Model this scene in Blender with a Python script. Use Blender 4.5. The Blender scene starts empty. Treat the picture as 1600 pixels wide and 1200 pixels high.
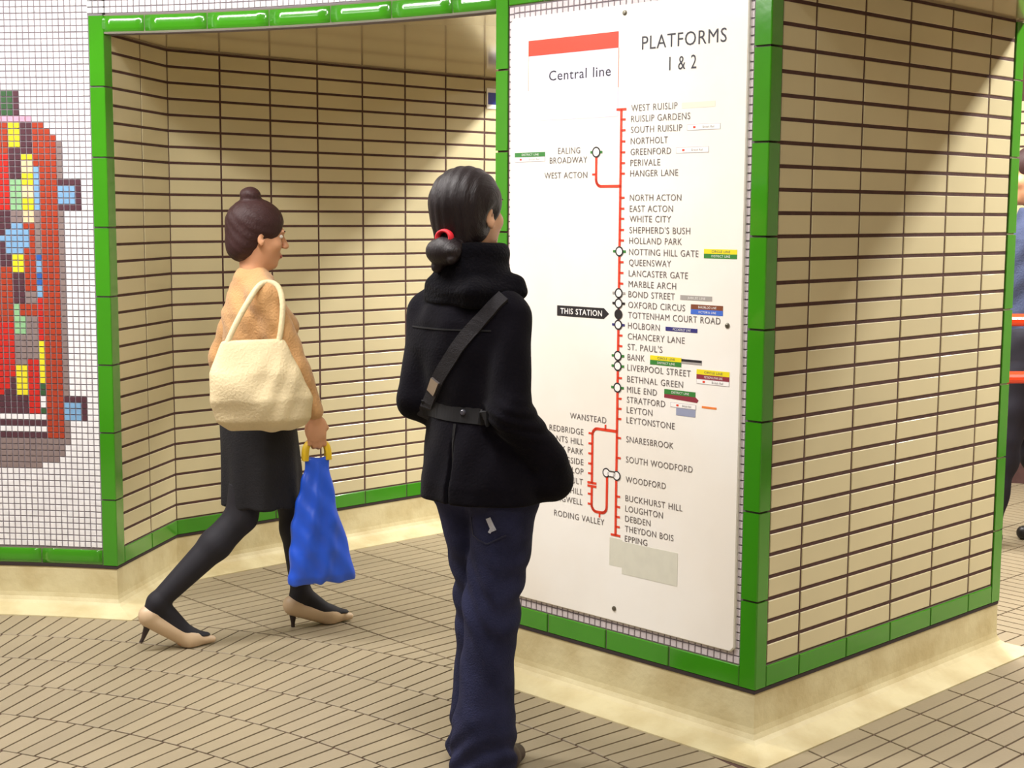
import bpy, math, random
import numpy as np
from mathutils import Vector, Matrix
from mathutils.bvhtree import BVHTree
random.seed(7)
SC = bpy.context.scene
COL = SC.collection

# ------------------------------------------------------------------ camera
CAM_H = 1.48
cam_d = bpy.data.cameras.new('camera')
cam_d.sensor_width = 36.0
cam_d.lens = 2268.0 / 1600.0 * 36.0
cam_d.clip_end = 60
cam = bpy.data.objects.new('camera', cam_d)
COL.objects.link(cam)
_pit, _rol = math.radians(6.67), math.radians(0.32)
_fw = Vector((0, math.cos(_pit), -math.sin(_pit)))
_up = Vector((0, math.sin(_pit), math.cos(_pit)))
_rt = Vector((1, 0, 0))
_cr = _rt * math.cos(_rol) + _up * math.sin(_rol)
_cu = _up * math.cos(_rol) - _rt * math.sin(_rol)
M = Matrix((( _cr.x, _cu.x, -_fw.x, 0), (_cr.y, _cu.y, -_fw.y, 0), (_cr.z, _cu.z, -_fw.z, CAM_H), (0, 0, 0, 1)))
cam.matrix_world = M
SC.camera = cam

# ------------------------------------------------------------------ exposure, world, lights
SC.view_settings.view_transform = 'Standard'
SC.view_settings.look = 'None'
SC.view_settings.gamma = 1.0
SC.view_settings.use_curve_mapping = False
SC.view_settings.exposure = 0.0
world = bpy.data.worlds.new('world')
SC.world = world
world.use_nodes = True
world.node_tree.nodes['Background'].inputs[0].default_value = (1.0, 0.93, 0.82, 1)
world.node_tree.nodes['Background'].inputs[1].default_value = 0.1

def area(name, loc, ang, lx, ly, power, color):
    """rectangular fitting facing straight down, its long side at plan angle ang (degrees)"""
    l = bpy.data.lights.new(name, 'AREA'); l.shape = 'RECTANGLE'
    l.size = lx; l.size_y = ly; l.energy = power; l.color = color
    o = bpy.data.objects.new(name, l); COL.objects.link(o)
    o.rotation_euler = (0, 0, math.radians(ang)); o.location = loc
    return o

WARM = (1.0, 0.97, 0.94)
HALL_L = ((112, 44), (86, 46), (58, 34), (20, 26), (-30, 26), (150, 16))
HC = (-2.1, 2.0)          # centre of the round hall
HR = 3.3297                # its wall radius
ZS = 2.112                # underside of the lintels
ZC = 2.80                 # ceiling
# fluorescent fittings on the hall ceiling, following the ring of the hall
for adeg, pw in HALL_L:
    a = math.radians(adeg)
    area('hall_light', (HC[0] + 2.2 * math.cos(a), HC[1] + 2.2 * math.sin(a), ZC - 0.06), adeg + 90, 1.1, 0.16, pw, WARM)
# fittings on the ceiling of the hall behind the pillar, in line with the passage mouths
area('far_hall_light', (1.29, 6.45, ZC - 0.05), -58, 2.3, 0.20, 130, WARM)
area('far_hall_light', (3.15, 4.27, ZC - 0.05), -46, 2.4, 0.22, 128, WARM)
area('far_hall_light', (3.4, 6.9, ZC - 0.05), -46, 1.9, 0.2, 30, WARM)

# ------------------------------------------------------------------ materials
def lin(c):
    def f(v):
        v /= 255.0
        return v / 12.92 if v <= 0.04045 else ((v + 0.055) / 1.055) ** 2.4
    return (f(c[0]), f(c[1]), f(c[2]), 1)

def mat(name, rgb, rough=0.5, coat=0.0, var=0.0, vscale=8.0, bump=0.0, bscale=60.0, metal=0.0, rgb2=None,
        obj_var=0.0, stretch=None, sheen=0.0, spec=0.5, alpha=1.0, subsurf=0.0):
    m = bpy.data.materials.new(name); m.use_nodes = True
    nt = m.node_tree; b = nt.nodes['Principled BSDF']
    b.inputs['Roughness'].default_value = rough
    b.inputs['Metallic'].default_value = metal
    b.inputs['Specular IOR Level'].default_value = spec
    b.inputs['Coat Weight'].default_value = coat
    b.inputs['Coat Roughness'].default_value = 0.08
    b.inputs['Sheen Weight'].default_value = sheen
    if alpha < 1: b.inputs['Alpha'].default_value = alpha
    if subsurf:
        b.inputs['Subsurface Weight'].default_value = subsurf
        b.inputs['Subsurface Radius'].default_value = (0.02, 0.008, 0.004)
    col = lin(rgb)
    tc = nt.nodes.new('ShaderNodeTexCoord')
    src = tc.outputs['Object']
    if stretch:
        mp = nt.nodes.new('ShaderNodeMapping'); mp.inputs['Scale'].default_value = stretch
        nt.links.new(src, mp.inputs['Vector']); src = mp.outputs['Vector']
    b.inputs['Base Color'].default_value = col
    cur = None
    if var > 0 or rgb2:
        n = nt.nodes.new('ShaderNodeTexNoise'); n.inputs['Scale'].default_value = vscale; n.inputs['Detail'].default_value = 5
        geo = nt.nodes.new('ShaderNodeNewGeometry')
        nt.links.new(geo.outputs['Position'] if not stretch else src, n.inputs['Vector'])
        mx = nt.nodes.new('ShaderNodeMix'); mx.data_type = 'RGBA'
        c2 = lin(rgb2) if rgb2 else tuple(v * (1 - var) for v in col[:3]) + (1,)
        mx.inputs['A'].default_value = col; mx.inputs['B'].default_value = c2
        mr = nt.nodes.new('ShaderNodeMapRange'); mr.inputs['From Min'].default_value = 0.4; mr.inputs['From Max'].default_value = 0.65
        nt.links.new(n.outputs['Fac'], mr.inputs['Value']); nt.links.new(mr.outputs['Result'], mx.inputs['Factor'])
        cur = mx.outputs['Result']
    if obj_var > 0:
        oi = nt.nodes.new('ShaderNodeObjectInfo')
        mr2 = nt.nodes.new('ShaderNodeMapRange'); mr2.inputs['To Min'].default_value = 1 - obj_var; mr2.inputs['To Max'].default_value = 1 + obj_var * 0.5
        nt.links.new(oi.outputs['Random'], mr2.inputs['Value'])
        hs = nt.nodes.new('ShaderNodeHueSaturation')
        nt.links.new(mr2.outputs['Result'], hs.inputs['Value'])
        if cur: nt.links.new(cur, hs.inputs['Color'])
        else: hs.inputs['Color'].default_value = col
        cur = hs.outputs['Color']
    if cur: nt.links.new(cur, b.inputs['Base Color'])
    if bump > 0:
        n2 = nt.nodes.new('ShaderNodeTexNoise'); n2.inputs['Scale'].default_value = bscale; n2.inputs['Detail'].default_value = 4
        nt.links.new(src, n2.inputs['Vector'])
        bp = nt.nodes.new('ShaderNodeBump'); bp.inputs['Strength'].default_value = bump; bp.inputs['Distance'].default_value = 0.01
        nt.links.new(n2.outputs['Fac'], bp.inputs['Height']); nt.links.new(bp.outputs['Normal'], b.inputs['Normal'])
        if coat: nt.links.new(bp.outputs['Normal'], b.inputs['Coat Normal'])
    return m

MT = {}
MT['cream'] = mat('cream_glazed_tile', (210, 199, 160), 0.32, 0.35, var=0.06, vscale=3, obj_var=0.05, bump=0.02, bscale=9)
MT['grout'] = mat('dark_brown_grout', (84, 56, 52), 0.85, var=0.2, vscale=30, bump=0.2, bscale=200)
MT['green'] = mat('green_glazed_tile', (58, 140, 22), 0.14, 0.5, var=0.06, vscale=6, obj_var=0.04, bump=0.03, bscale=14)
MT['ggrout'] = mat('grey_green_grout', (112, 110, 92), 0.85)
MT['plaster'] = mat('painted_cream_plaster', (210, 199, 158), 0.55, rgb2=(193, 178, 134), vscale=7, bump=0.35, bscale=25)
MT['floor'] = mat('buff_floor_tile', (154, 141, 116), 0.5, var=0.12, vscale=1.6, obj_var=0.07, bump=0.06, bscale=90)
MT['fgrout'] = mat('brown_floor_grout', (78, 54, 46), 0.9)
MT['soffit'] = mat('glossy_cream_soffit_panel', (212, 196, 160), 0.13, 0.5, bump=0.01, bscale=3)
MT['mosaic'] = mat('white_mosaic_tesserae', (234, 233, 236), 0.3, 0.2, var=0.1, vscale=40)
MT['gmosaic'] = mat('grey_white_tesserae', (206, 196, 200), 0.35, 0.2, var=0.1, vscale=40)
MT['mgrout'] = mat('grey_mosaic_grout', (122, 113, 120), 0.9)
MT['sign'] = mat('white_enamel_sign', (247, 244, 238), 0.22, 0.25, rgb2=(242, 236, 226), vscale=2.2)
MT['hallwall'] = mat('pale_hall_wall', (190, 178, 156), 0.5)
MT['ceil'] = mat('white_ceiling', (235, 230, 218), 0.6)
def flat(name, rgb, rough=0.5, **k): return mat(name, rgb, rough, **k)
MT['ink'] = flat('dark_navy_ink', (38, 38, 52))
MT['textgrey'] = flat('warm_grey_ink', (104, 96, 94))
MT['red'] = flat('line_red', (226, 62, 32))
MT['black'] = flat('black_ink', (34, 30, 34))
MT['white'] = flat('white_ink', (245, 243, 240))
MT['lilac'] = flat('lilac_white_paper', (222, 220, 240), 0.45)
MT['lgreen'] = flat('label_green', (52, 128, 52)); MT['lyellow'] = flat('label_yellow', (236, 220, 30))
MT['lgrey'] = flat('label_grey', (166, 160, 156)); MT['lbrown'] = flat('label_brown', (128, 70, 42))
MT['lblue'] = flat('label_blue', (64, 108, 206)); MT['lnavy'] = flat('label_navy', (48, 46, 120))
MT['lmaroon'] = flat('label_maroon', (140, 44, 60)); MT['lbeige'] = flat('label_beige', (228, 222, 204))
MT['loutline'] = flat('label_outline_grey', (190, 180, 184)); MT['lsteel'] = flat('label_blue_grey', (150, 156, 182))
MT['lorange'] = flat('label_orange', (236, 132, 58)); MT['tape'] = flat('old_tape_residue', (218, 216, 200), 0.6, var=0.05, vscale=30)
MT['screw'] = flat('dull_steel', (120, 116, 104), 0.35, metal=0.8)
MT['rail'] = flat('orange_red_paint', (232, 66, 24), 0.3, coat=0.4)
MT['notice'] = flat('notice_blue', (40, 52, 150), 0.3)

# ------------------------------------------------------------------ helpers
def link(name, me, material=None, parent=None, kind=None, smooth=False, mw=None):
    if material is not None and not me.materials: me.materials.append(material)
    if smooth: me.polygons.foreach_set('use_smooth', [True] * len(me.polygons))
    o = bpy.data.objects.new(name, me); COL.objects.link(o)
    if mw is not None: o.matrix_world = mw
    if parent is not None: o.parent = parent
    if kind: o['kind'] = kind
    return o

def thing(name, label, cat, loc=(0, 0, 0), rz=0.0, group=None):
    o = bpy.data.objects.new(name, None); COL.objects.link(o)
    o.empty_display_size = 0.1
    o.location = loc; o.rotation_euler = (0, 0, rz); o['label'] = label; o['category'] = cat
    if group: o['group'] = group
    return o

class MB:
    def __init__(s): s.v = []; s.f = []; s.m = []
    def add(s, vs, fs, mi=0):
        k = len(s.v); s.v += [tuple(v) for v in vs]; s.f += [tuple(i + k for i in f) for f in fs]; s.m += [mi] * len(fs)
    def prism(s, poly, z0, z1, bev=0.0, mi=0):
        """plan polygon (ccw) extruded in z; bev pulls the top edge in"""
        n = len(poly)
        vs = [(x, y, z0) for x, y in poly]
        if bev:
            cx = sum(p[0] for p in poly) / n; cy = sum(p[1] for p in poly) / n
            vs += [(x, y, z1 - bev) for x, y in poly]
            for x, y in poly:
                d = math.hypot(x - cx, y - cy) or 1; q = bev / d
                vs.append((x + (cx - x) * q, y + (cy - y) * q, z1))
            R = 3
        else:
            vs += [(x, y, z1) for x, y in poly]; R = 2
        fs = []
        for r in range(R - 1):
            for i in range(n):
                j = (i + 1) % n
                fs.append((r * n + i, r * n + j, (r + 1) * n + j, (r + 1) * n + i))
        fs.append(tuple(range((R - 1) * n, R * n)))
        fs.append(tuple(range(n - 1, -1, -1)))
        s.add(vs, fs, mi)
    def box(s, x0, x1, y0, y1, z0, z1, mi=0): s.prism([(x0, y0), (x1, y0), (x1, y1), (x0, y1)], z0, z1, 0, mi)
    def mesh(s, name, mats=None):
        me = bpy.data.meshes.new(name); me.from_pydata(s.v, [], s.f)
        for m in (mats or []): me.materials.append(m)
        if mats and len(mats) > 1: me.polygons.foreach_set('material_index', s.m)
        me.update(); return me

def frame(p, d, n, z=0.0):
    """matrix: local x along plan direction d, local y = into the wall (-n), local z up"""
    return Matrix(((d[0], -n[0], 0, p[0]), (d[1], -n[1], 0, p[1]), (0, 0, 1, z), (0, 0, 0, 1)))

_tile_cache = {}
def wall_tile_mesh(w, h, th, m, b=0.0018):
    key = (round(w, 4), round(h, 4), th, m.name)
    if key in _tile_cache: return _tile_cache[key]
    # face toward -y (out of the wall)
    o = [(0, 0), (w, 0), (w, h), (0, h)]
    i = [(b, b), (w - b, b), (w - b, h - b), (b, h - b)]
    vs = [(x, 0, z) for x, z in o] + [(x, -th + b, z) for x, z in o] + [(x, -th, z) for x, z in i]
    fs = []
    for r in (0, 4):
        for k in range(4):
            j = (k + 1) % 4; fs.append((r + k, r + j, r + 4 + j, r + 4 + k))
    fs += [(8, 9, 10, 11), (3, 2, 1, 0)]
    me = bpy.data.meshes.new('tile'); me.from_pydata(vs, [], fs); me.materials.append(m); me.update()
    _tile_cache[key] = me
    return me

def V2(a, b, k=1.0): return (a[0] + b[0] * k, a[1] + b[1] * k)

def tile_wall(wall, p0, d, n, cols, rows, JH=0.0105, JV=0.0085, m=None, th=0.0028):
    """cols: list of (s0, s1); rows: list of (z0, z1); one object a tile"""
    for s0, s1 in cols:
        for z0, z1 in rows:
            me = wall_tile_mesh(s1 - s0 - JV, z1 - z0 - JH, th, m or MT['cream'])
            q = V2(p0, d, s0 + JV / 2)
            link('tile', me, None, wall, mw=frame((q[0] + n[0] * random.uniform(-.0004, .0004), q[1] + n[1] * random.uniform(-.0004, .0004)), d, n, z0 + JH / 2))

def slab(p0, p1, n, z0, z1, th=0.06):
    """vertical wall slab whose face runs p0 -> p1 (n points out of the wall)"""
    b = MB(); q0 = V2(p0, n, -th); q1 = V2(p1, n, -th)
    poly = [p0, p1, q1, q0]
    a = sum(poly[i][0] * poly[(i + 1) % 4][1] - poly[(i + 1) % 4][0] * poly[i][1] for i in range(4))
    if a < 0: poly = poly[::-1]
    b.prism(poly, z0, z1); return b

def ccw(poly):
    n = len(poly)
    a = sum(poly[i][0] * poly[(i + 1) % n][1] - poly[(i + 1) % n][0] * poly[i][1] for i in range(n))
    return poly if a > 0 else poly[::-1]

def sweep(path, prof, flip=1):
    """path: plan points; prof: [(offset, z)]; offset to the right of travel * flip, mitred"""
    ns = []
    for i in range(len(path) - 1):
        dx, dy = path[i + 1][0] - path[i][0], path[i + 1][1] - path[i][1]; L = math.hypot(dx, dy)
        ns.append((dy / L * flip, -dx / L * flip))
    vs = []; fs = []; K = len(prof)
    for i, p in enumerate(path):
        if i == 0: m = ns[0]
        elif i == len(path) - 1: m = ns[-1]
        else:
            a, b = ns[i - 1], ns[i]; sx, sy = a[0] + b[0], a[1] + b[1]; dd = (sx * a[0] + sy * a[1])
            m = (sx / dd, sy / dd)
        for off, z in prof: vs.append((p[0] + m[0] * off, p[1] + m[1] * off, z))
    for i in range(len(path) - 1):
        for k in range(K - 1):
            f = (i * K + k, (i + 1) * K + k, (i + 1) * K + k + 1, i * K + k + 1)
            fs.append(f if flip > 0 else f[::-1])
    return vs, fs

def row_z(k): return ZS - 0.0625 * k
ROWS = [(row_z(k + 1), row_z(k)) for k in range(30)]
Z30, Z31 = row_z(30), row_z(31)

# ------------------------------------------------------------------ plan of the place
def hp(adeg, r=HR): a = math.radians(adeg); return (HC[0] + r * math.cos(a), HC[1] + r * math.sin(a))
SD = (0.71065, -0.70354); SN = (-0.70354, -0.71065)        # sign wall: along, outward
SO = (-0.031, 4.590)                                        # sign wall origin (u = 0)
Cc = V2(SO, SD, 0.994); Dc = V2(SO, SD, -0.0244)            # pillar corners
TD = (0.7175, 0.6967); TN = (0.6967, -0.7175)               # pillar right face
Fc = V2(Cc, TD, 1.38)
Gc = V2(Dc, TD, 1.38)
Ic = (-1.363, 5.799); BD = (0.7274, 0.6862); BN = (0.6862, -0.7274)   # passage back wall
Ac = (-1.462, 5.268)
_l = math.hypot(Ic[0] - Ac[0], Ic[1] - Ac[1]); AD = ((Ic[0] - Ac[0]) / _l, (Ic[1] - Ac[1]) / _l); AN = (AD[1], -AD[0]); AL = _l
Bend = V2(Ic, BD, 1.88)                                     # back wall ends level with the far soffit edge
Hc = V2(Ic, BD, 2.42)
ANG_P = math.degrees(math.atan2(Ac[1] - HC[1], Ac[0] - HC[0]))
ANG_D = math.degrees(math.atan2(Dc[1] - HC[1], Dc[0] - HC[0]))
ANG_C = math.degrees(math.atan2(Cc[1] - HC[1], Cc[0] - HC[0]))
Oc = V2(Cc, TN, 1.78)                                       # opposite side of the right-hand passage
Oe = V2(Oc, TD, 1.38)

# ------------------------------------------------------------------ floor
fb = MB(); fb.box(-6.5, 6.5, -3.5, 10.5, -0.06, -0.004)
floor = link('floor', fb.mesh('floor', [MT['fgrout']]), kind='structure')
FT = []   # polygons of all floor tiles: (poly)
def clip(poly, p, n):
    out = []
    for i in range(len(poly)):
        a, b = poly[i], poly[(i + 1) % len(poly)]
        da = (a[0] - p[0]) * n[0] + (a[1] - p[1]) * n[1]; db = (b[0] - p[0]) * n[0] + (b[1] - p[1]) * n[1]
        if da >= 0: out.append(a)
        if (da >= 0) != (db >= 0):
            t = da / (da - db); out.append((a[0] + (b[0] - a[0]) * t, a[1] + (b[1] - a[1]) * t))
    return out
RT = 3.243; PW = 0.0612; J = 0.0034
for k in range(11):
    r1 = RT - 0.25 * k; r0 = r1 - 0.25
    rm = (r0 + r1) / 2; N = int(2 * math.pi * rm / PW); off = random.random()
    for i in range(N):
        a = (i + off) / N * 2 * math.pi
        ad = math.degrees(a) % 360
        if 160 < ad < 330: continue
        ca, sa = math.cos(a), math.sin(a); w = PW / 2 - J
        pts = [(r0 + J, -w * r0 / rm), (r1 - J, -w * r1 / rm), (r1 - J, w * r1 / rm), (r0 + J, w * r0 / rm)]
        FT.append([(HC[0] + r * ca - t * sa, HC[1] + r * sa + t * ca) for r, t in pts])
def tn(p): return p[0] * BD[0] + p[1] * BD[1], p[0] * BN[0] + p[1] * BN[1]
def un(t, n): return (t * BD[0] + n * BN[0], t * BD[1] + n * BN[1])
nb = tn(Ic)[1]; nd = tn(Dc)[1]
for it in range(-3, 9):
    t0 = 3.09 + 0.24 * it
    for jn in range(31):
        n0 = nb + 0.095 + PW * jn
        if n0 > nd + 0.05: break
        poly = [un(t0 + J, n0 + J), un(t0 + 0.24 - J, n0 + J), un(t0 + 0.24 - J, n0 + PW - J), un(t0 + J, n0 + PW - J)]
        cx = sum(p[0] for p in poly) / 4 - HC[0]; cy = sum(p[1] for p in poly) / 4 - HC[1]; rr = math.hypot(cx, cy)
        if rr < RT - 0.25: continue
        nn = (cx / rr, cy / rr); poly = clip(poly, (HC[0] + nn[0] * (RT + J), HC[1] + nn[1] * (RT + J)), nn)
        if len(poly) > 2: FT.append(poly)
# right-hand passage: strips along the pillar, cross joints carry on the rings of the hall
def on_ring(off, r):
    """point of the line (parallel to the pillar's right face at this offset) on the ring of radius r"""
    px, py = Cc[0] + TN[0] * off - HC[0], Cc[1] + TN[1] * off - HC[1]
    b = px * TD[0] + py * TD[1]; c = px * px + py * py - r * r
    s = -b + math.sqrt(max(b * b - c, 0)); return s
for k in range(-34, 28):
    o0 = 0.098 + PW * k; o1 = o0 + PW
    for i in range(8):
        ra = 3.32 + 0.25 * i - 0.077; rb = ra + 0.25
        A0, A1 = on_ring(o0 + J, ra) + J, on_ring(o0 + J, rb) - J
        B0, B1 = on_ring(o1 - J, ra) + J, on_ring(o1 - J, rb) - J
        if A0 > 1.62 or (k < 0 and A0 < 1.36): continue
        f = lambda o, s: (Cc[0] + TN[0] * o + TD[0] * s, Cc[1] + TN[1] * o + TD[1] * s)
        poly = [f(o0 + J, A0), f(o1 - J, B0), f(o1 - J, B1), f(o0 + J, A1)]
        poly = clip(poly, f(0, 1.62), (-TD[0], -TD[1]))
        if len(poly) > 2: FT.append(poly)
# hall behind the pillar: tiles lie across the passage
t1 = tn(f(0, 1.62))[0] + 0.003
for it in range(60):
    for jn in range(18):
        a0 = t1 + PW * it; b0 = -4.6 + 0.25 * jn
        if tn(f(0, 1.62))[0] > a0 + 1: continue
        poly = [un(a0 + J, b0 + J), un(a0 + PW - J, b0 + J), un(a0 + PW - J, b0 + 0.25 - J), un(a0 + J, b0 + 0.25 - J)]
        if poly[0][0] > 5.5 or poly[0][1] > 9.6 or poly[0][0] < 0: continue
        FT.append(poly)
def img(x, y, z):
    v = Vector((x, y, z - CAM_H)); d = v.dot(_fw); return (800 + 2268 * v.dot(_cr) / max(d, .01), 600 - 2268 * v.dot(_cu) / max(d, .01), d)
def vis_area(poly):
    P = [img(x, y, 0) for x, y in poly]
    if min(p[2] for p in P) < 0.3: return 0
    cx = sum(p[0] for p in P) / len(P); cy = sum(p[1] for p in P) / len(P)
    if not (-5 < cx < 1605 and 780 < cy < 1206): return 0
    gx = sum(p[0] for p in poly) / len(poly); gy = sum(p[1] for p in poly) / len(poly)
    dx, dy = gx - SO[0], gy - SO[1]
    s_ = dx * SD[0] + dy * SD[1]; o_ = dx * SN[0] + dy * SN[1]; q_ = (gx - Cc[0]) * TN[0] + (gy - Cc[1]) * TN[1]
    if o_ < 0.07 and -0.02 < s_ and q_ < 0.08: return 0        # under the pillar
    if cx > 775 and cx < 1172 and o_ < 0: return 0               # hidden behind the pillar
    return abs(sum(P[i][0] * P[(i + 1) % len(P)][1] - P[(i + 1) % len(P)][0] * P[i][1] for i in range(len(P)))) / 2
FT.sort(key=lambda p: -vis_area(p))
stuffb = MB()
for i, poly in enumerate(FT):
    poly = ccw(poly)
    if i < 300:
        cx = sum(p[0] for p in poly) / len(poly); cy = sum(p[1] for p in poly) / len(poly)
        b = MB(); b.prism([(x - cx, y - cy) for x, y in poly], -0.006, 0.0, 0.0012)
        link('tile', b.mesh('tile', [MT['floor']]), None, floor, mw=Matrix.Translation((cx, cy, random.uniform(-.0003, .0003))))
    else: stuffb.prism(poly, -0.006, 0.0)
so = link('tile', stuffb.mesh('tile', [MT['floor']]), None, floor, kind='stuff')

# ------------------------------------------------------------------ walls
wall_right = link('wall_right', slab(Cc, Fc, TN, 0.0, ZS + .06, 0.05).mesh('wall_right', [MT['grout']]), kind='structure')
CR = [(0.0475, 0.2036)] + [(0.2036 + 0.2415 * i, 0.2036 + 0.2415 * (i + 1)) for i in range(4)] + [(1.1697, 1.327)]
tile_wall(wall_right, Cc, TD, TN, CR, ROWS)
wall_back = link('wall_back', slab(Ic, Hc, BN, 0.0, ZS + .06, 0.05).mesh('wall_back', [MT['grout']]), kind='structure')
tile_wall(wall_back, Ic, BD, BN, [(0.2405 * i, 0.2405 * (i + 1)) for i in range(10)], ROWS, JH=0.0098)
wall_side = link('wall_side', slab(Ac, Ic, AN, 0.0, ZS + .06, 0.05).mesh('wall_side', [MT['grout']]), kind='structure')
_w = (AL - 0.058) / 2
tile_wall(wall_side, Ac, AD, AN, [(0.058, 0.058 + _w), (0.058 + _w, 0.058 + 2 * _w)], ROWS, JH=0.0098)
# pillar's far and left faces (seen only from aside) and the sign face
wall_front = link('wall_front', slab(Dc, Cc, SN, 0.0, ZC, 0.05).mesh('wall_front', [MT['mgrout']]), kind='structure')
wl = slab(Dc, Gc, (-TN[0], -TN[1]), 0.0, ZS + .06, 0.05)
wall_inner = link('wall_inner', wl.mesh('wall_inner', [MT['grout']]), kind='structure')
PLs = [(0.0475 + 0.2415 * i, 0.0475 + 0.2415 * (i + 1)) for i in range(5)]
tile_wall(wall_inner, Dc, TD, (-TN[0], -TN[1]), PLs, ROWS)
link('wall_rear', slab(Gc, Fc, (-SN[0], -SN[1]), 0.0, ZC, 0.05).mesh('wall_rear', [MT['hallwall']]), kind='structure')

# ---- green tile trims: corner posts, bottom bands, lintels
def corner_post(trim, corner, d1, d2, w1, w2, zs, pr=0.006):
    """L-shaped glazed corner tiles: faces run from the corner along d1 and d2 (outward normals given by the turn)"""
    # outward normal of each face points away from the other direction
    def perp(a, b):
        n = (a[1], -a[0])
        return n if n[0] * b[0] + n[1] * b[1] < 0 else (-n[0], -n[1])
    n1, n2 = perp(d1, d2), perp(d2, d1)
    det = n1[0] * n2[1] - n1[1] * n2[0]
    # outer corner: offset both faces by pr
    cx = (pr * n2[1] - pr * n1[1]) / det; cy = (n1[0] * pr - n2[0] * pr) / det
    oc = (corner[0] + cx, corner[1] + cy); c = 0.0035
    e1 = V2(V2(corner, d1, w1), n1, pr); e2 = V2(V2(corner, d2, w2), n2, pr)
    i1 = V2(V2(corner, d1, w1), n1, -0.004); i2 = V2(V2(corner, d2, w2), n2, -0.004)
    ic = (corner[0] - cx * .7, corner[1] - cy * .7)
    poly = ccw([i1, e1, V2(oc, d1, c), V2(oc, V2((0, 0), V2(d1, d2), 1), c * .3), V2(oc, d2, c), e2, i2, ic])
    for z0, z1 in zs:
        b = MB(); b.prism([(x - corner[0], y - corner[1]) for x, y in poly], 0, z1 - z0 - 0.006)
        link('corner_tile', b.mesh('corner_tile', [MT['green']]), None, trim, mw=Matrix.Translation((corner[0], corner[1], z0 + 0.003)))

def post_zs(top):
    zs = [(Z31, row_z(27))] + [(row_z(k), row_z(k - 4)) for k in (27, 23, 19, 15, 11, 7)]
    zs.append((row_z(3), top)); return zs
def trim_core(name, path_poly, z0, z1, m):
    b = MB(); b.prism(ccw(path_poly), z0, z1); return link(name, b.mesh(name, [m]), kind='structure')
def neg(a): return (-a[0], -a[1])
def small_core(c, d1, d2, w1, w2):
    return [V2(c, V2(d1, d2), 0.0), V2(c, d1, w1), V2(V2(c, d1, w1), d2, .02), V2(V2(c, d2, w2), d1, .02), V2(c, d2, w2)]
TOPZ = ZS + 0.0625
trim_1 = trim_core('trim_1', small_core(Cc, neg(SD), TD, .046, .043), Z31, ZC, MT['ggrout'])
corner_post(trim_1, Cc, neg(SD), TD, 0.0475, 0.0425, post_zs(row_z(-1)) + [(row_z(-1), row_z(-5)), (row_z(-5), row_z(-9))])
trim_2 = trim_core('trim_2', small_core(Dc, SD, TD, .046, .043), Z31, ZC, MT['ggrout'])
corner_post(trim_2, Dc, SD, TD, 0.0465, 0.0425, post_zs(row_z(-1)) + [(row_z(-1), row_z(-5)), (row_z(-5), row_z(-9))])
wd = (math.cos(math.radians(ANG_P + 90)), math.sin(math.radians(ANG_P + 90)))
trim_3 = trim_core('trim_3', small_core(Ac, wd, AD, .048, .055), Z31, ZS + .05, MT['ggrout'])
corner_post(trim_3, Ac, wd, AD, 0.050, 0.054, post_zs(row_z(-1)))
trim_4 = trim_core('trim_4', small_core(Fc, neg(TD), neg(SD), .045, .045), Z31, ZS + .05, MT['ggrout'])
corner_post(trim_4, Fc, neg(TD), neg(SD), 0.050, 0.05, post_zs(row_z(0)))

def straight_band(trim, p0, d, n, s0, s1, z0, z1, L, first=None, m='green', pr=0.006):
    cuts = [s0]; s = s0 + (first if first else L)
    while s < s1 - 0.02: cuts.append(s); s += L
    cuts.append(s1)
    for a, b in zip(cuts, cuts[1:]):
        me = wall_tile_mesh(b - a - 0.005, z1 - z0 - 0.004, pr, MT[m], 0.002)
        q = V2(p0, d, a + 0.0025); link('band_tile', me, None, trim, mw=frame(q, d, n, z0 + 0.002))
def core_band(name, p0, d, n, s0, s1, z0, z1):
    return link(name, slab(V2(V2(p0, d, s0), n, .0015), V2(V2(p0, d, s1), n, .0015), n, z0, z1, .01).mesh(name, [MT['ggrout']]), kind='structure')
trim_5 = core_band('trim_5', SO, SD, SN, 0.024, 0.946, Z31, Z30)
straight_band(trim_5, SO, SD, SN, 0.024, 0.946, Z31, Z30, 0.2415, 0.2415 * .78)
trim_6 = core_band('trim_6', Cc, TD, TN, 0.044, 1.329, Z31, Z30)
straight_band(trim_6, Cc, TD, TN, 0.0445, 1.329, Z31, Z30, 0.2415, 0.159)
trim_7 = core_band('trim_7', Ic, BD, BN, 0.0, 2.405, Z31, Z30)
straight_band(trim_7, Ic, BD, BN, 0.0, 2.405, Z31, Z30, 0.2405)
trim_8 = core_band('trim_8', Ac, AD, AN, 0.057, AL, Z31, Z30)
straight_band(trim_8, Ac, AD, AN, 0.057, AL, Z31, Z30, _w)
trim_9 = core_band('trim_9', SO, SD, SN, 0.024, 0.946, ZS + .002, TOPZ)
straight_band(trim_9, SO, SD, SN, 0.024, 0.946, ZS + .003, TOPZ, 0.2415, 0.15)
trim_15 = core_band('trim_15', Dc, TD, neg(TN), 0.044, 1.25, Z31, Z30)
straight_band(trim_15, Dc, TD, neg(TN), 0.0445, 1.25, Z31, Z30, 0.2415)

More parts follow.
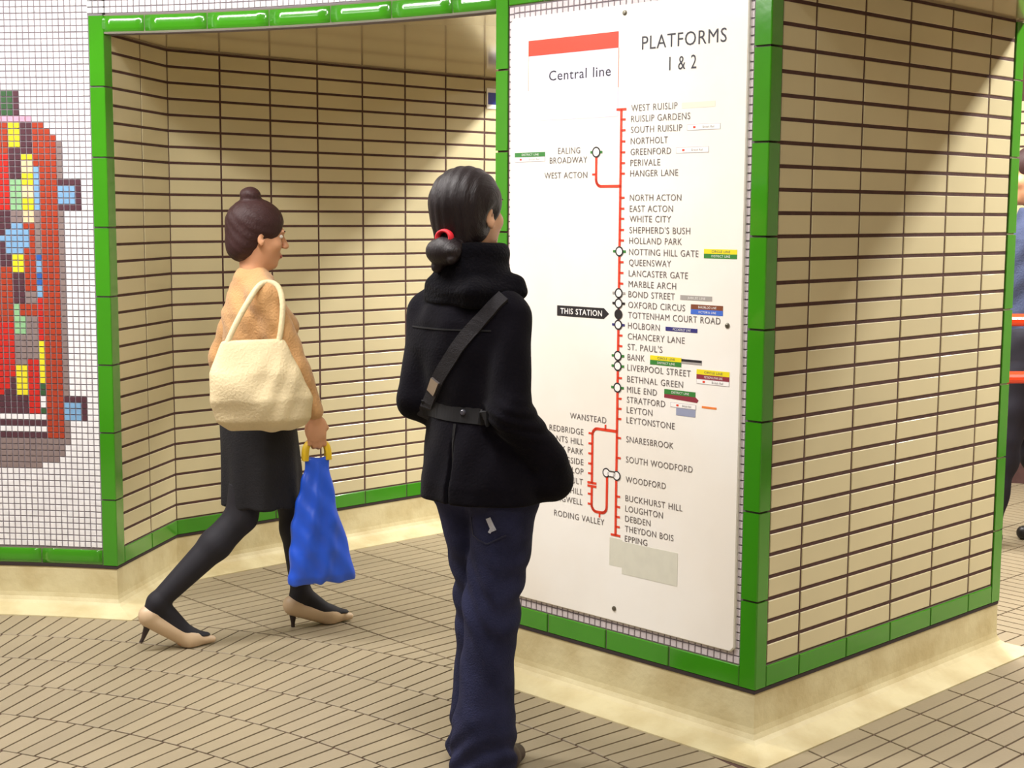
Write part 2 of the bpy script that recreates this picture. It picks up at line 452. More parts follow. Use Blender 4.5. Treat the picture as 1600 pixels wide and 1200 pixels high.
# curved pieces on the hall cylinder (n points to the hall centre)
def arc_prism(b, a0, a1, r_in, r_out, z0, z1, seg=3, mi=0):
    pi_ = [hp(a0 + (a1 - a0) * i / seg, r_in) for i in range(seg + 1)]
    po = [hp(a0 + (a1 - a0) * i / seg, r_out) for i in range(seg + 1)]
    b.prism(ccw(po + pi_[::-1]), z0, z1, 0, mi)
def arc_band(trim, a0, a1, z0, z1, L, first=None, pr=0.006, rr=HR):
    dl = math.degrees(1 / rr); s = 0; cuts = [a0]; sg = 1 if a1 > a0 else -1; tot = abs(a1 - a0) / dl
    s = first if first else L
    while s < tot - .02: cuts.append(a0 + sg * s * dl); s += L
    cuts.append(a1)
    g = 0.0025 * dl
    for a, b_ in zip(cuts, cuts[1:]):
        b = MB(); vs = []; fs = []; NS = 5
        prof = [(0.0, 0.0), (.0045, .05), (.0068, .28), (.0074, .52), (.0058, .76), (.0030, .95), (0.0, 1.0)]
        for i in range(NS + 1):
            ang = (a + sg * g) + (b_ - a - 2 * sg * g) * i / NS
            for off, t in prof: vs.append(hp(ang, rr - off) + (z0 + .002 + (z1 - z0 - .004) * t,))
        K = len(prof)
        for i in range(NS):
            for q in range(K - 1):
                f = (i * K + q, i * K + q + 1, (i + 1) * K + q + 1, (i + 1) * K + q); fs.append(f[::-1] if sg > 0 else f)
        e0 = tuple(range(K)); e1 = tuple(NS * K + q for q in range(K)); fs += [e0 if sg > 0 else e0[::-1], e1[::-1] if sg > 0 else e1]
        b.add(vs, fs); link('band_tile', b.mesh('band_tile', [MT['green']]), None, trim, smooth=True)
b = MB(); arc_prism(b, ANG_P - .2, ANG_D, HR - .0015, HR + .05, ZS - 0.004, ZC, 24)
wall_upper = link('wall_upper', b.mesh('wall_upper', [MT['mgrout']]), kind='structure')
b = MB(); arc_prism(b, ANG_P - .1, ANG_D, HR - .002, HR + .01, ZS - .003, TOPZ, 24)
trim_10 = link('trim_10', b.mesh('trim_10', [MT['ggrout']]), kind='structure')
arc_band(trim_10, ANG_P + .02, ANG_D, ZS, TOPZ, 0.245, 0.165)
b = MB(); arc_prism(b, ANG_P, ANG_P + 45, HR, HR + .06, 0, ZC, 24)
wall_left = link('wall_left', b.mesh('wall_left', [MT['mgrout']]), kind='structure')
b = MB(); arc_prism(b, ANG_P + .9, ANG_P + 30, HR - .002, HR + .01, Z31, Z30, 18)
trim_11 = link('trim_11', b.mesh('trim_11', [MT['ggrout']]), kind='structure')
arc_band(trim_11, ANG_P + .9, ANG_P + 30, Z31, Z30, 0.25, 0.24)
# the rest of the hall
b = MB(); arc_prism(b, ANG_P + 45, 335, HR, HR + .06, 0, ZC, 60)
link('wall_near', b.mesh('wall_near', [MT['hallwall']]), kind='structure')
ANG_O = math.degrees(math.atan2(Oc[1] - HC[1], Oc[0] - HC[0]))
b = MB(); arc_prism(b, -25, ANG_O - 2, HR, HR + .06, 0, ZC, 10)
link('wall_east', b.mesh('wall_east', [MT['hallwall']]), kind='structure')
link('wall_opposite', slab(Oc, Oe, neg(TN), 0, ZC, .06).mesh('wall_opposite', [MT['hallwall']]), kind='structure')
b = MB(); arc_prism(b, ANG_O - 2, ANG_C, HR, HR + .05, ZS, ZC, 16)
link('wall_over', b.mesh('wall_over', [MT['hallwall']]), kind='structure')

# soffits of the two passages (glossy panels) and the far lintel above their mouths
arc_pts = [hp(ANG_D + (ANG_P - ANG_D) * i / 14, HR + .012) for i in range(15)]
Send = Bend
sof = MB(); sof.prism(ccw([Gc, Dc] + arc_pts + [Ac, Ic, Send]), ZS + 0.004, ZS + 0.05)
link('ceiling_left', sof.mesh('ceiling_left', [MT['soffit']]), kind='structure')
arc2 = [hp(ANG_C + (ANG_O - ANG_C) * i / 14, HR + .012) for i in range(15)]
sof = MB(); sof.prism(ccw([Fc, Cc] + arc2[1:-1] + [Oc, Oe]), ZS + 0.004, ZS + 0.05)
link('ceiling_right', sof.mesh('ceiling_right', [MT['soffit']]), kind='structure')
link('wall_beyond', slab(Gc, Send, (0.6, 0.8), ZS + .002, ZC, .05).mesh('wall_beyond', [MT['hallwall']]), kind='structure')
link('wall_exit', slab(Fc, Oe, (0.6, 0.8), ZS + .002, ZC, .05).mesh('wall_exit', [MT['hallwall']]), kind='structure')
b = MB(); b.box(-6.5, 6.5, -3.5, 10.5, ZC, ZC + .05)
link('ceiling', b.mesh('ceiling', [MT['ceil']]), kind='structure')

# plaster bases with a cove to the floor
PROF = [(0.001, Z31 - 0.004), (0.001, Z31 - 0.012), (0.0015, Z31 - 0.02), (0.002, 0.066), (0.005, 0.050), (0.012, 0.037), (0.024, 0.028), (0.045, 0.020), (0.075, 0.011), (0.1, 0.0035), (0.1, -0.004)]
arcD = [Dc, Cc]
def refine(path, step=0.12):
    out = [path[0]]
    for a, c in zip(path, path[1:]):
        n = max(1, int(math.hypot(c[0] - a[0], c[1] - a[1]) / step))
        for i in range(1, n + 1): out.append((a[0] + (c[0] - a[0]) * i / n, a[1] + (c[1] - a[1]) * i / n))
    return out
vs, fs = sweep(refine([Gc, Dc, Cc, Fc, Gc]), PROF, 1)
b = MB(); b.add(vs, fs)
link('baseboard_right', b.mesh('baseboard_right', [MT['plaster']]), kind='structure', smooth=False)
left_path = [hp(ANG_P + 40 - i * 40 / 30) for i in range(30)] + refine([Ac, Ic, Hc])
vs, fs = sweep(left_path, PROF, 1)
b = MB(); b.add(vs, fs)
link('baseboard_left', b.mesh('baseboard_left', [MT['plaster']]), kind='structure', smooth=False)
# dark strip painted in as the shadow line under the green bands
for nm, path in (('shadow_strip_1', [Dc, Cc, Fc]), ('shadow_strip_2', [hp(ANG_P + 30 - i) for i in range(30)] + [Ac, Ic, Hc])):
    vs, fs = sweep(path, [(0.0, Z31 + .002), (0.0045, Z31 + .001), (0.0045, Z31 - .009), (0.0, Z31 - .012)], 1)
    b = MB(); b.add(vs, fs); link(nm, b.mesh(nm, [flat('painted_shade_' + nm, (52, 40, 40), 0.9)]), kind='structure')

# hall behind: walls, and the bright tiled wall glimpsed at the right edge
fw0, fw1 = (1.9, 8.35), (4.6, 7.35)
_L = math.hypot(fw1[0] - fw0[0], fw1[1] - fw0[1]); FD = ((fw1[0] - fw0[0]) / _L, (fw1[1] - fw0[1]) / _L); FN = (FD[1], -FD[0])
wall_far = link('wall_far', slab(fw0, fw1, FN, 0, ZC, .06).mesh('wall_far', [MT['grout']]), kind='structure')
tile_wall(wall_far, fw0, FD, FN, [(0.2415 * i, 0.2415 * (i + 1)) for i in range(0, 9)], ROWS)
for nm, a, c, n in (('wall_north', (-6, 9.8), (6.2, 9.8), (0, -1)), ('wall_outer', (6.0, 9.8), (6.0, -3.0), (-1, 0)),):
    link(nm, slab(a, c, n, 0, ZC, .06).mesh(nm, [MT['hallwall']]), kind='structure')
link('wall_end', slab(Hc, (Hc[0] - .5, 9.8), (1, 0), 0, ZC, .06).mesh('wall_end', [MT['hallwall']]), kind='structure')

# ------------------------------------------------------------------ white mosaic (tesserae joined) and the coloured panel
PM = 0.0226
def tess(b, cx_p, d, n, w, h, z, mi=0, th=0.0028):
    x0 = cx_p[0]; y0 = cx_p[1]
    o = [(-w / 2, -h / 2), (w / 2, -h / 2), (w / 2, h / 2), (-w / 2, h / 2)]
    vs = [(x0 + d[0] * a + n[0] * 0.0, y0 + d[1] * a, z + c) for a, c in o]
    vs += [(x0 + d[0] * a * .93 + n[0] * th, y0 + d[1] * a * .93 + n[1] * th, z + c * .93) for a, c in o]
    b.add(vs, [(0, 1, 5, 4), (1, 2, 6, 5), (2, 3, 7, 6), (3, 0, 4, 7), (4, 5, 6, 7)], mi)
PAL = dict(white=(238, 232, 224), rust=(168, 62, 40), red=(196, 44, 38), yellow=(226, 214, 48), blue=(52, 98, 176), lblue=(122, 166, 206),
           pink=(222, 160, 186), lpink=(226, 196, 192), grey=(136, 120, 118), dgreen=(58, 92, 60), mint=(140, 188, 140), plum=(84, 52, 62),
           cream=(226, 200, 160), teal=(62, 116, 140), green=(92, 150, 84))
names = list(PAL)
mos_m = [MT['mosaic']] + [mat('tessera_' + k, PAL[k], 0.3, 0.2, var=0.12, vscale=60) for k in names[1:]]
def art(u, z):
    """generic abstract panel: u from the corner post to the left, z height; returns a palette index or None"""
    R = {k: i for i, k in enumerate(names)}
    # small framed squares beside the panel
    for zc in (1.545, 0.755):
        if 0.045 < u < 0.125 and abs(z - zc) < 0.05:
            return R['lblue'] if (0.062 < u < 0.125 and abs(z - zc) < 0.03) else R['plum']
    x0, x1, zb, zt = 0.115, 0.66, 0.545, 1.80
    if zt <= z < zt + .03 and 0.235 < u < 0.5: return R['pink']
    if zt + .03 <= z < zt + .12 and 0.27 < u < 0.44: return R['dgreen'] if (int(u / .0226) % 3) else R['plum']
    if not (x0 < u < x1 and zb < z < zt): return None
    for cx, cz, r in ((x0 + .12, zb + .12, .12), (x0 + .12, zt - .12, .12), (x1 - .12, zb + .12, .12), (x1 - .12, zt - .12, .12)):
        if ((u < cx) == (cx < (x0 + x1) / 2)) and ((z < cz) == (cz < 1.2)) and math.hypot(u - cx, z - cz) > r:
            if (u - cx) * (cx - (x0 + x1) / 2) > 0: return None
    if z < zb + .11: return R['grey']
    if u < x0 + .022 : return R['grey']
    if u < x0 + .083: return R['rust']
    # blocks
    c = int((u - x0 - .075) / PM); k = int((z - zb) / PM)
    if zb + .11 < z < zb + .2 and c < 11: return R['plum'] if k % 2 else R['white']
    for cu, cz, r, cc in ((.30, 1.38, .052, 'lblue'), (.38, .86, .05, 'red'), (.26, 1.12, .03, 'rust')):
        if math.hypot(u - cu, z - cz) < r: return R[cc]
    col_ = c // 2 if c < 8 else (c - 2) // 3 + 1; hgt = (7, 11, 5, 9, 13, 6)[col_ % 6]; blk = (k + col_ * 4) // hgt
    h = (col_ * 37 + blk * 61 + col_ * blk * 13) % 12
    seq = [('lpink', 'lpink'), ('white', 'dgreen'), ('yellow', 'yellow'), ('red', 'red'), ('blue', 'lblue'), ('grey', 'grey'), ('lblue', 'lblue'),
           ('rust', 'rust'), ('mint', 'mint'), ('yellow', 'cream'), ('teal', 'teal'), ('plum', 'plum')][h]
    return R[seq[0]] if (k // 2) % 2 else R[seq[1]]
mw_, ma_ = MB(), MB()
da = math.degrees(PM / HR); a0 = ANG_P + math.degrees(0.0535 / HR) + da / 2
for i in range(40):
    a = a0 + da * i; u = (i + .5) * PM
    d = (-math.sin(math.radians(a)), math.cos(math.radians(a))); n = (-math.cos(math.radians(a)), -math.sin(math.radians(a)))
    z = Z30 + PM / 2 + .004
    while z < ZC - .01:
        k = art(u, z)
        (mw_ if k is None else ma_).v and None
        tess(mw_ if k is None else ma_, hp(a, HR - .0002), d, n, PM - .0035, PM - .0035, z, k or 0)
        z += PM
link('white_mosaic', mw_.mesh('white_mosaic', [MT['mosaic']]), None, wall_left, kind='stuff')
o = link('coloured_mosaic', ma_.mesh('coloured_mosaic', mos_m), None, wall_left, kind='stuff')
o['label'] = 'coloured mosaic panel of small tesserae'
b = MB(); a = ANG_D + .35
acc = {(71, 2): 5, (71, 3): 5}
while a < ANG_P + math.degrees(0.06 / HR):
    d = (-math.sin(math.radians(a)), math.cos(math.radians(a))); n = (-math.cos(math.radians(a)), -math.sin(math.radians(a)))
    z = TOPZ + .016
    while z < ZC - .01:
        tess(b, hp(a, HR - .0017), d, n, PM - .0035, PM - .0035, z); z += PM
    a += da
link('white_mosaic', b.mesh('white_mosaic', [MT['mosaic']]), None, wall_upper, kind='stuff')
b = MB()
def fill(u0, u1, z0, z1):
    nu = max(1, round((u1 - u0) / PM)); nz = max(1, round((z1 - z0) / PM)); pu, pz = (u1 - u0) / nu, (z1 - z0) / nz
    for i in range(nu):
        for k in range(nz): tess(b, V2(SO, SD, u0 + pu * (i + .5)), neg(SD), SN, pu - .0035, pz - .0035, z0 + pz * (k + .5))
fill(0.026, 0.048, Z30, ZS); fill(0.9, 0.944, Z30, ZS); fill(0.048, 0.9, Z30, Z30 + .045); fill(0.048, 0.9, 2.05, ZS); fill(0.026, 0.944, TOPZ + .004, ZC - .01)
link('white_mosaic', b.mesh('white_mosaic', [MT['gmosaic']]), None, wall_front, kind='stuff')

# ------------------------------------------------------------------ the line map sign
SW0, SW1, SZ0, SZ1 = 0.0403, 0.9300, 0.2705, 2.0750
ST = 0.012
sign_mw = frame(V2(SO, SN, 0.0), SD, SN, 0.0)       # local x = u, local y = into wall, local z = height
sign = thing('line_map_sign', 'tall white enamel line map headed PLATFORMS 1 & 2 on the pillar', 'sign')
sign.matrix_world = sign_mw
def spart(name, me, m=None, depth=0.0):
    o = bpy.data.objects.new(name, me)
    if m and not me.materials: me.materials.append(m)
    COL.objects.link(o); o.parent = sign; o.location = (0, -ST - depth, 0); return o
b = MB(); c = 0.012
outl = [(SW0 + c, SZ0), (SW1 - c, SZ0), (SW1, SZ0 + c), (SW1, SZ1 - c), (SW1 - c, SZ1), (SW0 + c, SZ1), (SW0, SZ1 - c), (SW0, SZ0 + c)]
n = len(outl); e = 0.003
ins = [(x + (e if x < .5 else -e), z + (e if z < 1 else -e)) for x, z in outl]
vs = [(x, ST - .001, z) for x, z in outl] + [(x, e, z) for x, z in outl] + [(x, 0, z) for x, z in ins]
fs = [(r * n + i, r * n + (i + 1) % n, (r + 1) * n + (i + 1) % n, (r + 1) * n + i) for r in (0, 1) for i in range(n)] + [tuple(range(2 * n, 3 * n))]
b.add(vs, fs); spart('board', b.mesh('board', [MT['sign']]))

def plate(name, polys, m, depth=0.0006, th=0.0006):
    """flat printed shape: list of (u, z) polygons, real but thin relief"""
    b = MB()
    for poly in polys:
        poly = ccw(poly); k = len(poly)
        vs = [(x, 0, z) for x, z in poly] + [(x, th, z) for x, z in poly]
        fs = [tuple(range(k))] + [(i, (i + 1) % k, k + (i + 1) % k, k + i)[::-1] for i in range(k)]
        b.add(vs, fs)
    return spart(name, b.mesh(name, [m]), None, depth)
def rect(u0, z0, u1, z1): return [(u0, z0), (u1, z0), (u1, z1), (u0, z1)]
def stroke(pts, w):
    out = []
    for (x0, z0), (x1, z1) in zip(pts, pts[1:]):
        L = math.hypot(x1 - x0, z1 - z0); ux, uz = (x1 - x0) / L, (z1 - z0) / L; px, pz = -uz * w / 2, ux * w / 2
        e = w * .25
        out.append([(x0 + px - ux * e, z0 + pz - uz * e), (x0 - px - ux * e, z0 - pz - uz * e), (x1 - px + ux * e, z1 - pz + uz * e), (x1 + px + ux * e, z1 + pz + uz * e)])
    return out
def ring(cx, cz, r, w=0.0035, N=20, sx=1.0, a0=0, a1=360):
    out = []
    for i in range(N):
        a, c_ = math.radians(a0 + (a1 - a0) * i / N), math.radians(a0 + (a1 - a0) * (i + 1) / N)
        out.append([(cx + sx * (r + w / 2) * math.cos(a), cz + (r + w / 2) * math.sin(a)), (cx + sx * (r + w / 2) * math.cos(c_), cz + (r + w / 2) * math.sin(c_)),
                    (cx + sx * (r - w / 2) * math.cos(c_), cz + (r - w / 2) * math.sin(c_)), (cx + sx * (r - w / 2) * math.cos(a), cz + (r - w / 2) * math.sin(a))])
    return out
def disc(cx, cz, r, N=20): return [(cx + r * math.cos(2 * math.pi * i / N), cz + r * math.sin(2 * math.pi * i / N)) for i in range(N)]

_fc = bpy.data.curves.new('txt', 'FONT'); _fo = bpy.data.objects.new('txt', _fc); COL.objects.link(_fo)
_fc.resolution_u = 3
def text_mesh(s, bold=0.0):
    _fc.body = s; _fc.size = 1.0; _fc.offset = bold; _fc.space_word = 1.15; _fc.space_character = 1.08
    bpy.context.view_layer.update()
    dg = bpy.context.evaluated_depsgraph_get()
    me = bpy.data.meshes.new_from_object(_fo.evaluated_get(dg))
    me.materials.clear()
    return me
_capH = None
def lettering(s, u0, u1, zc, cap, m, bold=0.0, depth=0.0009, right=None, parent=None, zbase=None):
    """text filling u0..u1 (or right-aligned at `right`), capital height `cap`, vertical centre zc"""
    global _capH
    if _capH is None:
        t = text_mesh('H'); _capH = max(v.co.y for v in t.vertices)
    me = text_mesh(s, bold)
    co = np.empty(len(me.vertices) * 3); me.vertices.foreach_get('co', co); co = co.reshape(-1, 3)
    x0, x1 = co[:, 0].min(), co[:, 0].max(); k = cap / _capH
    if right is not None: kx = k * 0.97; u0 = right - (x1 - x0) * kx
    else: kx = (u1 - u0) / (x1 - x0)
    nx = u0 + (co[:, 0] - x0) * kx; zb = (zc - cap / 2) if zbase is None else zbase; nz = zb + co[:, 1] * k
    out = np.stack([nx, np.zeros(len(nx)), nz], 1)
    me.vertices.foreach_set('co', out.ravel()); me.update(); me.name = 'lettering'
    me.materials.append(m)
    return spart('lettering', me, None, depth)

lettering('PLATFORMS', 0.5652, 0.8596, 1.9620, 0.037, MT['ink'])
lettering('1 & 2', 0.6645, 0.7592, 1.8985, 0.037, MT['ink'])
plate('red_band', [rect(.119, 1.956, .4778, 2.0022)], MT['red'], 0.0010)
plate('sticker', [rect(.1205, 1.7620, .4790, 1.9565)], MT['lilac'], 0.0008)
plate('fine_line', [rect(.1188, 1.853, .1202, 1.956)], MT['lorange'], 0.0010); plate('fine_line', [rect(.4785, 1.845, .480, 1.956)], MT['lorange'], 0.0010)
lettering('Central line', 0.2058, 0.4506, 1.8930, 0.0285, MT['ink'], depth=0.0013, bold=0.004)
CAP = 0.0180
LEFT = [("WEST RUISLIP",.6963,1.7827),("RUISLIP GARDENS",.7417,1.7522),("SOUTH RUISLIP",.7145,1.7215),("NORTHOLT",.6644,1.6898),("GREENFORD",.6765,1.6590),
("PERIVALE",.6382,1.6282),("HANGER LANE",.7028,1.5982),("NORTH ACTON",.7157,1.5290),("EAST ACTON",.6870,1.4979),("WHITE CITY",.6808,1.4686),
("SHEPHERD'S BUSH",.7493,1.4366),("HOLLAND PARK",.7208,1.4063),("NOTTING HILL GATE",.7797,1.3741),("QUEENSWAY",.6836,1.3436),("LANCASTER GATE",.7444,1.3123),
("MARBLE ARCH",.7033,1.2815),("BOND STREET",.6994,1.2521),("OXFORD CIRCUS",.7364,1.2215),("TOTTENHAM COURT ROAD",.8597,1.1915),("HOLBORN",.6472,1.1610),
("CHANCERY LANE",.7374,1.1300),("ST. PAUL'S",.6579,1.0990),("BANK",.5939,1.0690),("LIVERPOOL STREET",.7610,1.0385),("BETHNAL GREEN",.7347,1.0050),
("MILE END",.6408,.9740),("STRATFORD",.6718,.9440),("LEYTON",.6255,.9140),("LEYTONSTONE",.7078,.8840),("SNARESBROOK",.7045,.8272),("SOUTH WOODFORD",.7743,.7674),
("WOODFORD",.6793,.7074),("BUCKHURST HILL",.7407,.6517),("LOUGHTON",.6707,.6205),("DEBDEN",.6252,.5903),("THEYDON BOIS",.7105,.5603),("EPPING",.6145,.5303)]
for s, u1, z in LEFT: lettering(s, 0.529, u1, z, CAP, MT['textgrey'])
for s, r, z in (("EALING", .3344, 1.6693), ("BROADWAY", .3628, 1.6414), ("WEST ACTON", .3635, 1.5968), ("WANSTEAD", .4507, .8739), ("REDBRIDGE", .3600, .8290), ("GANTS HILL", .3600, .7983),
                ("NEWBURY PARK", .3607, .7685), ("BARKINGSIDE", .3612, .7370), ("FAIRLOP", .3616, .7080), ("HAINAULT", .3600, .6765), ("GRANGE HILL", .3600, .6450),
                ("CHIGWELL", .3595, .6139), ("RODING VALLEY", .4481, .5655)):
    lettering(s, 0, 0, z, CAP, MT['textgrey'], right=r)
MX = 0.4925; LW = 0.0085
red = [rect(MX - LW / 2, .5335, MX + LW / 2, 1.7815), rect(MX - .0185, 1.7775, MX + .0185, 1.7845), rect(MX - .0185, .5305, MX + .0185, .5375)]
stz = [z for s, u, z in LEFT]
circ_z = [1.3745, 1.2534, 1.2235, 1.1917, 1.1609, 1.0698, 1.0397, .9760, .7120]
for s, u, z in LEFT[1:-1]:
    if min(abs(z - q) for q in circ_z) > .008: red.append(rect(MX, z - .003, MX + .016, z + .003))
def bend(cx, cz, r, a0, a1, n=6): return [(cx + r * math.cos(math.radians(a0 + (a1 - a0) * i / n)), cz + r * math.sin(math.radians(a0 + (a1 - a0) * i / n))) for i in range(n + 1)]
red += stroke([(.3985, 1.653)] + bend(.4185, 1.5825, .02, 180, 270) + [(MX, 1.5625)], LW)
red += [rect(.383, 1.5945, .3985, 1.6005)]
red += stroke([(MX, .8455)] + bend(.4165, .8255, .02, 90, 180) + [(.3965, .679)], LW)
red += [rect(.3785, .6755, .4145, .6825), rect(.3785, .6655, .4145, .6725)]
red += stroke([(.3965, .668)] + bend(.4165, .6135, .02, 180, 270) + bend(.4365, .6135, .02, 270, 360) + [(.4565, .712)], LW)
for z in (.829, .798, .7675, .737, .707, .6445, .614): red.append(rect(.381, z - .003, .3965, z + .003))
red += [rect(.4445, .8455, .4505, .861), rect(.4255, .578, .4315, .5935)]
plate('route_line', red, MT['red'], 0.0011)
# interchange circles
for z, tick in ((1.3745, 'lgreen'), (1.2534, 'lgrey'), (1.2235, 'black'), (1.1609, 'lnavy'), (1.0698, 'lgreen'), (1.0397, 'lgreen'), (.9760, 'lgreen')):
    plate('tick', [rect(MX - .024, z - .0035, MX + .024, z + .0035)], MT[tick], 0.0014)
    plate('circle_fill', [disc(MX, z, .0125)], MT['white'], 0.0018)
    plate('interchange_ring', ring(MX, z, .0128, .004), MT['black'], 0.0021)
plate('station_dot', [disc(MX, 1.1917, .0148)], MT['black'], 0.0022)
for za, zb in ((1.237, 1.2405), (1.2045, 1.211), (1.173, 1.179), (1.053, 1.0565)): plate('black_link', [rect(MX - .0035, za, MX + .0035, zb)], MT['black'], 0.0023)
plate('tick', [rect(.3985 - .023, 1.6585, .3985 + .023, 1.6655)], MT['lgreen'], 0.0014)
plate('circle_fill', [disc(.3985, 1.662, .0135)], MT['white'], 0.0018)
plate('interchange_ring', ring(.3985, 1.662, .0138, .004), MT['black'], 0.0021)
plate('circle_fill', [disc(.4545, .7175, .0115), disc(.4935, .7135, .0125), rect(.458, .7095, .490, .7205)], MT['white'], 0.0018)
plate('interchange_ring', ring(.4535, .7175, .0125, .0035, a0=35, a1=325) + ring(.4945, .7135, .013, .0035, a0=-145, a1=145) + [rect(.463, .7225, .484, .7255), rect(.463, .7065, .484, .7095)], MT['black'], 0.0021)
# connection labels
def label_box(name, u0, z0, u1, z1, m, txt=None, tm='white', depth=0.0008, outline=False, dot=False):
    if outline: plate('outline', [rect(u0, z0, u1, z1)], MT['loutline'], depth); w = .0013; plate(name, [rect(u0 + w, z0 + w, u1 - w, z1 - w)], MT['white'], depth + .0003)
    else: plate(name, [rect(u0, z0, u1, z1)], MT[m], depth)
    if dot: plate('red_mark', [rect(u0 + .022, (z0 + z1) / 2 - .0028, u0 + .030, (z0 + z1) / 2 + .0028)], MT['red'], depth + .0006)
    if txt:
        w = u1 - u0
        if dot: lettering(txt, u0 + w * .48, u1 - w * .18, (z0 + z1) / 2, .0062, MT['textgrey'], depth=depth + .0006)
        else: lettering(txt, u0 + w * .24, u1 - w * .2, (z0 + z1) / 2, .0062, MT[tm], depth=depth + .0006)
label_box('line_label', .063, 1.6545, .1913, 1.668, 'lgreen', 'DISTRICT LINE'); label_box('line_label', .063, 1.6395, .1913, 1.6545, None, 'British Rail', outline=True, dot=True)
plate('blank_patch', [rect(.7116, 1.7735, .8262, 1.789)], MT['lbeige'])
label_box('line_label', .7309, 1.7125, .8449, 1.729, None, 'British Rail', outline=True, dot=True)
label_box('line_label', .6943, 1.651, .8077, 1.6675, None, 'British Rail', outline=True, dot=True)
label_box('line_label', .7982, 1.375, .9099, 1.388, 'lyellow', 'CIRCLE LINE', 'textgrey'); label_box('line_label', .7982, 1.3625, .9099, 1.375, 'lgreen', 'DISTRICT LINE')
label_box('line_label', .7188, 1.2445, .8292, 1.2575, 'lgrey', 'JUBILEE LINE')
label_box('line_label', .7566, 1.22, .8671, 1.2335, 'lbrown', 'BAKERLOO LINE'); label_box('line_label', .7566, 1.206, .8671, 1.22, 'lblue', 'VICTORIA LINE')
label_box('line_label', .6682, 1.154, .7808, 1.1655, 'lnavy', 'PICCADILLY LINE')
label_box('line_label', .6139, 1.0675, .7268, 1.0805, 'lyellow', 'CIRCLE LINE', 'textgrey'); label_box('line_label', .6139, 1.054, .7268, 1.0675, 'lgreen', 'DISTRICT LINE')
label_box('line_label', .7268, 1.071, .7986, 1.078, 'black'); label_box('line_label', .7268, 1.065, .7986, 1.071, 'lgrey')
label_box('line_label', .7813, 1.0395, .8939, 1.0535, 'lyellow', 'CIRCLE LINE', 'textgrey'); label_box('line_label', .7813, 1.0265, .8939, 1.0395, 'lmaroon', 'METROPOLITAN LINE'); label_box('line_label', .7813, 1.013, .8939, 1.0265, None, 'British Rail', outline=True, dot=True)
label_box('line_label', .6676, .9735, .7788, .9875, 'lgreen', 'DISTRICT LINE'); plate('torn_label', [[(.6676, .9735), (.6676, .963), (.785, .958), (.790, .9655), (.7788, .9735)]], MT['lmaroon'])
label_box('line_label', .6905, .938, .7818, .952, None, 'British Rail', outline=True, dot=True)
label_box('line_label', .7116, .9165, .7801, .9375, 'lsteel')
plate('orange_strip', [rect(.8019, .9455, .8526, .9515)], MT['lorange'])
plate('arrow_label', [[(.247, 1.2065), (.247, 1.1745), (.4355, 1.1745), (.4555, 1.1905), (.4355, 1.2065)]], MT['black'])
lettering('THIS STATION', .2615, .4290, 1.1905, .0165, MT['white'], bold=0.012, depth=0.0014)
plate('tape_patch', [rect(.4696, .4400, .5190, .5245)], MT['tape'], 0.0005)
plate('tape_patch', [rect(.5190, .4215, .7270, .5190)], MT['tape'], 0.0007)
for u, z in ((.4998, 2.0516), (.8831, 1.1806), (.4911, .31), (.070, 1.1806)):
    b = MB(); N = 14
    vs = [(u + r * math.cos(2 * math.pi * i / N), y, z + r * math.sin(2 * math.pi * i / N)) for r, y in ((.0078, 0), (.0066, -.003), (.003, -.0042)) for i in range(N)]
    fs = [(k * N + i, k * N + (i + 1) % N, (k + 1) * N + (i + 1) % N, (k + 1) * N + i) for k in (0, 1) for i in range(N)] + [tuple(range(2 * N, 3 * N))]
    b.add(vs, fs); spart('screw', b.mesh('screw', [MT['screw']]), None, 0.0002)
bpy.data.objects.remove(_fo)

# small notice fixed to the passage wall
p = V2(V2(Ic, BD, 1.692), BN, .0052)
nt_ = thing('wall_notice', 'small blue and white notice on cream wall just left of the map sign', 'sign')
nt_.matrix_world = frame(p, BD, BN, 1.975)
b = MB(); b.box(0, .125, -.004, .0005, 0, .095); o = link('plate', b.mesh('plate', [MT['white']]), None, nt_); o.matrix_world = nt_.matrix_world
b = MB(); b.box(.008, .117, -.0052, -.004, .02, .075); o = link('print', b.mesh('print', [MT['notice']]), None, nt_); o.matrix_world = nt_.matrix_world

# orange-red barrier rails beyond the pillar
def tube(b, p, q, r, N=14):
    p, q = Vector(p), Vector(q); d = (q - p).normalized(); a = d.orthogonal().normalized(); c_ = d.cross(a)
    vs = [tuple(e + a * r * math.cos(2 * math.pi * i / N) + c_ * r * math.sin(2 * math.pi * i / N)) for e in (p, q) for i in range(N)]
    b.add(vs, [(i, (i + 1) % N, N + (i + 1) % N, N + i) for i in range(N)] + [tuple(range(N))[::-1], tuple(range(N, 2 * N))])
rl = thing('barrier', 'orange-red tubular barrier with two rails beyond the pillar', 'barrier', (2.06, 6.02, 0))
rdir = Vector((1.0, 0.10, 0)).normalized()
for z in (1.055, .815):
    b = MB(); tube(b, Vector((-.12, -.01, z)), Vector((-.12, -.01, z)) + rdir * 1.7, .026)
    link('rail', b.mesh('rail', [MT['rail']]), None, rl, smooth=False)
for s in (0.45, 1.35):
    q = Vector((-.12, -.01, 0)) + rdir * s
    b = MB(); tube(b, q, q + Vector((0, 0, 1.055)), .023); tube(b, q, q + Vector((0, 0, .012)), .06)
    link('post', b.mesh('post', [MT['rail']]), None, rl)

